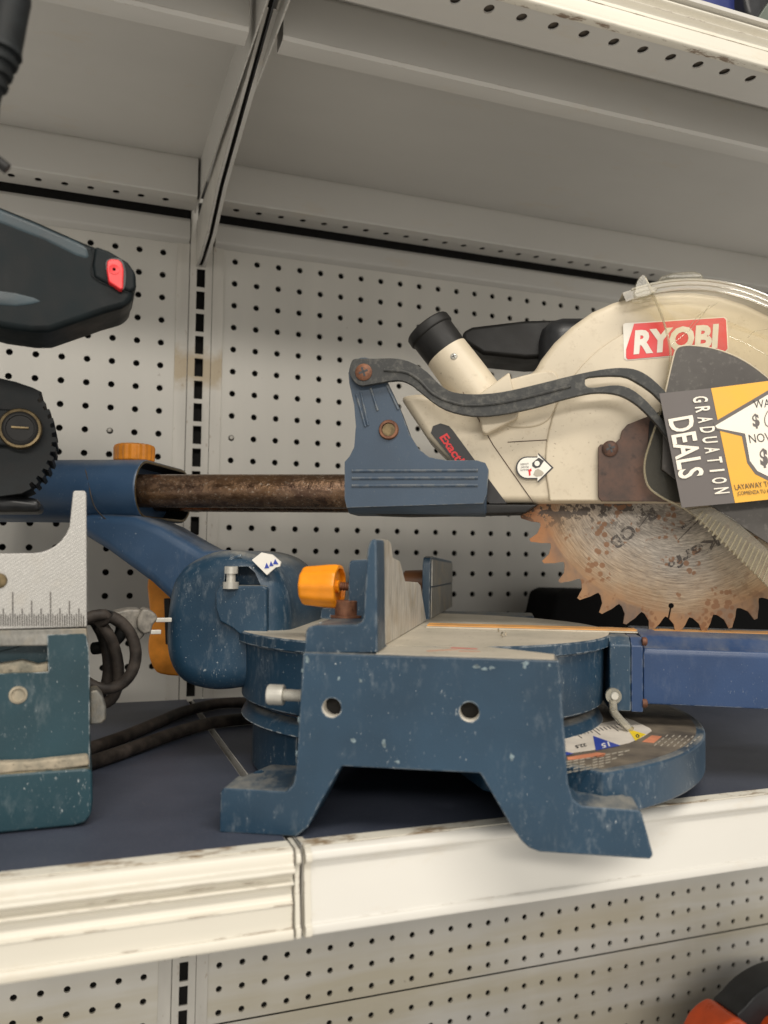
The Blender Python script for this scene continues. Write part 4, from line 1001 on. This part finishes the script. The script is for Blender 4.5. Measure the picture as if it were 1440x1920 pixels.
# ================================================================== GREEN TOOL AT THE LEFT
YG = -405.
gt = thing('green_mitre_saw', 'dark green saw at the left edge with silver ruler fence and red switch', 'mitre saw', (-230, -360, SHELF))
bm = boolean(prismY([(-160, 1578), (0, 1562), (140, 1548), (158, 1542), (168, 1528), (172, 1500), (171, 1452), (168, 1436), (168, 1260), (166, 1215), (162, 1193), (157, 1188), (0, 1192), (-160, 1196)], YG, YG + 150), 
             [prismY([(-200, 1205), (88, 1204), (90, 1262), (-200, 1272)], YG - 5, YG + 16), prismY([(-200, 1190), (88, 1180), (88, 1206), (-200, 1206)], YG - 5, YG + 16)])
bev(bm, 2.2, 3)
# the upper body sits back from the wider foot
gb = obj('base', bm, M['green_cast'], gt)
ft = prismY([(-160, 1580), (0, 1563), (140, 1549), (160, 1543), (171, 1528), (174, 1500), (173, 1448), (165, 1440), (0, 1452), (-160, 1462)], YG - 7, YG + 120, 2.6, 3); obj('foot', ft, M['green_cast'], gb)
obj('sawdust_line', prismY([(-160, 1444), (0, 1430), (60, 1428), (165, 1416), (168, 1436), (110, 1444), (40, 1448), (0, 1452), (-160, 1462)], YG - 6, YG + 2, 1.6, 3), M['sawdust'], gb)
obj('sawdust_pocket', prismY([(-160, 1272), (-160, 1250), (0, 1247), (40, 1240), (70, 1248), (90, 1244), (90, 1263)], YG + 4, YG + 20, 1.), M['sawdust'], gb)
c = WY(34, 1303, YG); obj('base_bolt', lathe((c.x, YG + .2, c.z), (0, -1, 0), [(0, 5.2), (.8, 5.0), (1.4, 3.8), (.4, 3.4)], 24), M['sawdust'], gb)
obj('table_edge', prismY([(-160, 1186), (0, 1180), (163, 1177), (166, 1212), (155, 1214), (95, 1211), (-160, 1214)], YG + 1, YG + 60, 1.2), M['fence_grey'], gt)
fx = [(-160, 1038), (0, 1038), (62, 1037)] + [(62 + 72 * math.sin(R(a)), 965 + 72 * math.cos(R(a))) for a in range(12, 74, 12)] + [(137, 922), (141, 920), (158, 920), (162, 924), (163, 1100), (163, 1175), (0, 1180), (-160, 1184)]
fe = obj('ruler_fence', prismY(fx, YG - 2, YG + 7, .8, 2), M['ruler'], gt)
for i in range(-6, 22):
    x = 156 - i * 8.85
    if x < -20 or i < 0: continue
    L = 22 if i % 2 == 0 else 22
    L = 32 if i % 2 and (i % 4 == 1) else (20 if i % 2 == 0 else 32)
    L = {0: 20, 1: 33, 2: 20, 3: 48, 4: 20, 5: 33, 6: 20, 7: 64}[i % 8]
    flat([WY(x, 1174, YG - 2.2), WY(x + 1.7, 1174, YG - 2.2), WY(x + 1.5, 1174 - L, YG - 2.2), WY(x - .2, 1174 - L, YG - 2.2)], M['cable'], 'ruler_tick', fe, .15, (0, -1, 0))
    x -= 4.4
    flat([WY(x, 1174, YG - 2.2), WY(x + 1.5, 1174, YG - 2.2), WY(x + 1.3, 1151, YG - 2.2), WY(x - .2, 1151, YG - 2.2)], M['cable'], 'ruler_tick', fe, .15, (0, -1, 0))
c = WY(-2, 1089, YG - 2); obj('fence_screw', lathe((c.x, YG - 1.9, c.z), (0, -1, 0), [(0, 4.6), (1.2, 4), (1.3, 1)], 20), M['brass'], fe)
# dark round motor cover with a toothed rim
YM = -330.
gp = [(-150, 700), (-60, 700), (0, 709), (30, 716), (62, 727), (78, 735)]
gtp = []
for i in range(11):
    a = 47 - i * 9.6; cx, cy, rr = 0, 822, 112
    for d, k in ((0, 0), (2.2, 0), (3.2, -9), (6.8, -9), (7.6, 0)): gtp.append((cx + (rr + k - 4) * math.cos(R(a - d)) * .98, cy - (rr + k) * math.sin(R(a - d))))
gp2 = gp + gtp + [(60, 915), (40, 925), (0, 930), (-60, 930), (-150, 925)]
gm = obj('motor_cover', prismY(gp2, YM, YM + 60, 2., 2), M['gear'], gt)
obj('cover_boss', prismY([(-60, 762), (0, 766), (40, 768), (60, 778), (72, 798), (72, 815), (60, 832), (42, 838), (-60, 832)], YM - 5, YM + 4, 2., 3), M['gear'], gm)
c = WY(38, 804, YM - 5)
obj('brush_cap_ring', lathe((c.x, YM - 4.9, c.z), (0, -1, 0), [(0, 13.8), (2.2, 13.5), (2.8, 12.9), (2.4, 11.4)], 36, cap=False), M['brass'], gm)
cp = obj('brush_cap', lathe((c.x, YM - 5, c.z), (0, -1, 0), [(0, 11.4), (2, 11.3), (2.8, 10), (2.8, 9.0), (1.8, 8.6)], 36), M['rubber'], gm)
obj('cap_slot', box((c.x - 5.5, YM - 8, c.z - .2), (c.x + 5.5, YM - 6.6, c.z + 1.2), .3), M['brass'], cp)
obj('motor_body', prismY([(-150, 925), (0, 925), (75, 935), (80, 960), (-150, 960)], YM + 10, YM + 60, 5, 3), M['black_plastic'], gt)
# handle with red switch, reaching in at the upper left
YH = -400.
hb = prismY([(-160, 330), (0, 386), (60, 410), (150, 450), (205, 472), (240, 492), (254, 512), (254, 536), (249, 560), (238, 574), (195, 586), (145, 603), (92, 621), (60, 621), (0, 612), (-160, 566)], YH, YH + 48, 22, 7)
hd = obj('handle', hb, M['soft_dark'], gt, ang=50)
cp_ = prismY([(-160, 318), (0, 385), (60, 409), (150, 449), (172, 459), (176, 480), (172, 497), (140, 487), (80, 458), (0, 427), (-160, 388)], YH - .4, YH + 49, 9, 6); obj('grip_top', cp_, M['teal_lit'], hd, ang=50)  # lighter cap carries the light and dust on the handle's upper side
obj('opening_patch', prismY([(-160, 548), (-20, 541), (30, 548), (62, 556), (82, 565), (60, 571), (30, 575), (0, 573), (-160, 560)], YH - .8, YH + 4, 2, 2), M['teal_lit'], hd)  # added pale patch stands in for the lighter inside of the handle opening
cp2 = prismY([(178, 460), (205, 470), (240, 491), (255, 512), (256, 542), (244, 548), (200, 532), (176, 520), (173, 495)], YH - 1.4, YH + 49, 7, 5); obj('handle_nose', cp2, M['soft_dark'], hd, ang=50)
fl_ = sweep(spline([WY(x, y, YH - .6) for x, y in ((172, 462), (175, 480), (171, 505), (176, 520), (200, 534), (240, 548))], 4), .4, 6); obj('nose_seam', fl_, M['gear'], hd)
obj('switch_recess', prismY(sp2([(199, 488), (215, 483), (230, 488), (237, 510), (236, 535), (229, 545), (214, 538), (203, 525), (198, 505)], 3, True), YH - 2.2, YH + 2, .7, 2), M['black_plastic'], hd)
sw_ = prismY([(201, 489), (208, 485), (222, 486), (229, 493), (232, 505), (231, 541), (226, 543), (204, 528), (200, 505)], YH - 5.5, YH + 1, 1.8, 3); swo = obj('red_switch', sw_, M['switch_red'], hd)
c = WY(214, 505, YH - 5.5); obj('switch_dimple', lathe((c.x, YH - 5.3, c.z), (0, -1, 0), [(0, 3.4), (.6, 3.2), (.6, 2.8), (.2, 1)], 20), M['switch_red'], swo)
# the tool goes on to the left: column, head and the arm that carries the handle
obj('column', prismY([(-420, 1500), (-420, 1000), (-300, 860), (-170, 860), (-140, 1000), (-140, 1480)], YM + 10, YM + 70, 8, 3), M['green_cast'], gt)
obj('head_arm', prismY([(-420, 1000), (-430, 420), (-330, 330), (-150, 345), (-120, 560), (-150, 700), (-100, 760), (-100, 900), (-250, 960)], YM - 30, YM + 50, 9, 4), M['soft_dark'], gt)
obj('base_rear', prismY([(-430, 1600), (-430, 1400), (-130, 1380), (-130, 1575)], YG + 5, YG + 140, 4, 3), M['green_cast'], gt)
# hinge lug on the right side of the base
obj('hinge_lug', prismY([(168, 1296), (182, 1293), (192, 1305), (199, 1326), (199, 1350), (190, 1358), (168, 1360)], YG + 40, YG + 60, 1.5, 3), M['fence_grey'], gt)

# ================================================================== CORDS AND PLUG
def cloop(cx, cy, rx, ry, tilt, Y, a0=0, a1=360, n=28, dz=0.):
    out = []
    for i in range(n + 1):
        a = R(a0 + (a1 - a0) * i / n); x = rx * math.cos(a); y = ry * math.sin(a); t = R(tilt)
        out.append(WY(cx + x * math.cos(t) - y * math.sin(t), cy + x * math.sin(t) + y * math.cos(t), Y + dz * i / n))
    return out
cd = thing('power_cord', 'coiled dusty black cord hanging beside the green saw, with grey plug', 'power cord', WY(200, 1330, -330))
pa = cloop(194, 1222, 60, 70, -14, -330, -60, 300, 34, 14) + cloop(180, 1240, 40, 80, -12, -312, -60, 300, 30, 12) + cloop(168, 1232, 34, 76, -8, -298, -60, 300, 30, 10)
obj('cord', sweep(pa, 4.1, 12), M['cable'], cd, ang=60)
pa = spline([WY(200, 1155, -300), WY(215, 1160, -296), WY(228, 1172, -292), WY(222, 1195, -290), WY(195, 1212, -288), WY(175, 1216, -284)], 5); obj('cord', sweep(pa, 4.6, 10), M['rubber'], cd)
pg_ = prismY([(212, 1148), (240, 1142), (262, 1142), (268, 1150), (272, 1190), (262, 1202), (250, 1200), (240, 1172), (218, 1162)], -300, -276, 3, 3); obj('plug_body', pg_, M['plug'], cd)
pg_ = prismY([(262, 1150), (268, 1142), (278, 1142), (294, 1152), (296, 1162), (286, 1172), (284, 1186), (270, 1190), (258, 1180), (256, 1162)], -305, -280, 2, 3); obj('plug_face', pg_, M['plug'], cd)
for a, b in (((292, 1158), (322, 1162)), ((282, 1185), (302, 1182))):
    A, B = WY(*a, -302), WY(*b, -302); obj('prong', box((A.x, -303.5, min(A.z, B.z) - 1.6), (B.x, -301, min(A.z, B.z) + 1.6), .5), M['steel'], cd)
lc = thing('power_cord', 'thick black cord lying on the navy shelf between the two saws', 'power cord', WZ(300, 1390, SHELF + 6))
zz = SHELF + 1 + 5.5
p1 = [WZ(x, y, zz) for x, y in ((60, 1462), (150, 1436), (230, 1410), (310, 1381), (390, 1357), (470, 1347), (560, 1343))]
p2 = [WZ(x, y, zz) for x, y in ((60, 1440), (150, 1410), (230, 1382), (300, 1353), (350, 1333), (420, 1318), (500, 1320), (580, 1330))]
obj('cord', sweep(spline(p1, 8), 5.4, 14), M['cable'], lc, ang=60); obj('cord', sweep(spline(p2, 8), 5.4, 14), M['cable'], lc, ang=60)
# black case behind the blade
cs = prismY([(1030, 1180), (1044, 1112), (1060, 1105), (1160, 1107), (1240, 1098), (1480, 1102), (1520, 1330), (1030, 1330)], -95, -30, 5, 3)
for v in cs.verts: v.co.z = max(v.co.z, SHELF + 1.2)
cs = obj('tool_case', cs, M['case_black']); tag(cs, 'low black case standing against the board behind the rusty blade', 'case')

# ================================================================== OTHER GOODS AT THE EDGES
# hanging dark hose, upper left
hh = thing('ribbed_hose', 'dark grey ribbed hose hanging from above at the upper left corner', 'hose', WY(0, 120, -520))
ctr = [(45, -80), (22, 0), (10, 60), (4, 92)]
hp = spline([Vector((-128, -300, 101)), Vector((-130, -400, 101)), Vector((-132, -470, 112)), Vector((-140, -508, 96))] + [WY(x, y, -520) for x, y in ctr], 5)
obj('tube', sweep(hp, [8.6] * len(hp), 18), M['gear'], hh, ang=60)
A = WY(4, 90, -520); B = WY(-16, 180, -520); Dv = (B - A)
L = Dv.length; obj('strain_relief', lathe(A, Dv, [(0, 8.8), (2.5, 9.4), (3, 7), (5, 7), (5.6, 8.6), (8, 8.2), (8.6, 6.2), (11, 6.2), (11.6, 7.4), (14, 7), (14.6, 5.4), (17, 5.4), (17.6, 6.4), (20, 6), (20.6, 4.4), (L + 4, 4.2)], 24), M['gear'], hh)
obj('cord', sweep(spline([WY(-14, 165, -520), WY(-12, 205, -520), WY(-22, 260, -520), WY(-30, 290, -520), WY(-8, 300, -520), WY(14, 317, -520)], 5), 2.6, 10), M['rubber'], hh)
# boxes on the upper shelf
def clip_low(bm, z):
    for v in bm.verts: v.co.z = max(v.co.z, z)
    return bm
tb_ = thing('blue_case', 'dark blue case standing on the upper right shelf above the lip', 'case', WY(1340, 20, -440))
obj('shell', clip_low(prismY([(1240, 70), (1240, -160), (1389, -160), (1394, 90), (1340, 80)], -420, -360, 3, 2), 91), M['blue_case'], tb_)
db = thing('dark_tool', 'dark rounded tool end with grey-green flap at the upper right corner', 'tool', WY(1420, 20, -440))
obj('body', clip_low(prismY([(1396, -120), (1398, 0), (1404, 24), (1416, 40), (1440, 80), (1560, 110), (1560, -120)], -432, -370, 4, 3), 91), M['black_plastic'], db)
obj('flap', clip_low(prismY([(1412, 60), (1424, 30), (1436, 12), (1450, -6), (1560, -10), (1560, 110), (1440, 82)], -436, -432.5, .8), 91), M['grey_green'], db)
# orange and black tool, lower right
vt = thing('orange_power_tool', 'orange-red tool with a curved black hood at the lower right corner', 'power tool', WY(1400, 1920, -150))
hood = [(1382, 1910), (1398, 1888), (1420, 1864), (1448, 1844), (1482, 1830), (1532, 1822), (1592, 1824), (1652, 1854), (1652, 1984), (1512, 1984), (1432, 1964), (1420, 1949)]
obj('hood', prismY(sp2(hood, 3, True), -150, -110, 6, 4), M['black_plastic'], vt, ang=55)
bdy = [(1322, 2014), (1336, 1954), (1352, 1929), (1370, 1914), (1384, 1910), (1404, 1922), (1420, 1939), (1432, 1964), (1442, 2014)]
obj('body', prismY(sp2(bdy, 3, True), -160, -112, 6, 4), M['vac_red'], vt, ang=55)
bdy = [(1442, 2014), (1444, 1954), (1454, 1927), (1472, 1914), (1502, 1904), (1552, 1904), (1612, 2014)]
obj('lower_shell', prismY(sp2(bdy, 3, True), -168, -120, 5, 4), M['vac_red'], vt, ang=55)
obj('stand', box((600, -140, -1014), (780, -60, -915), 8), M['black_plastic'], vt)
c = WY(1452, 1888, -151); obj('pivot_screw', lathe((c.x, -151, c.z), (0, -1, 0), [(0, 5), (2, 4.6), (2.6, 3.6)], 20), M['print_grey'], vt)

# ------------------------------------------------------------------ checks on stray data
for o in list(bpy.data.objects):
    if o.type == 'MESH' and not o.data.polygons: bpy.data.objects.remove(o)
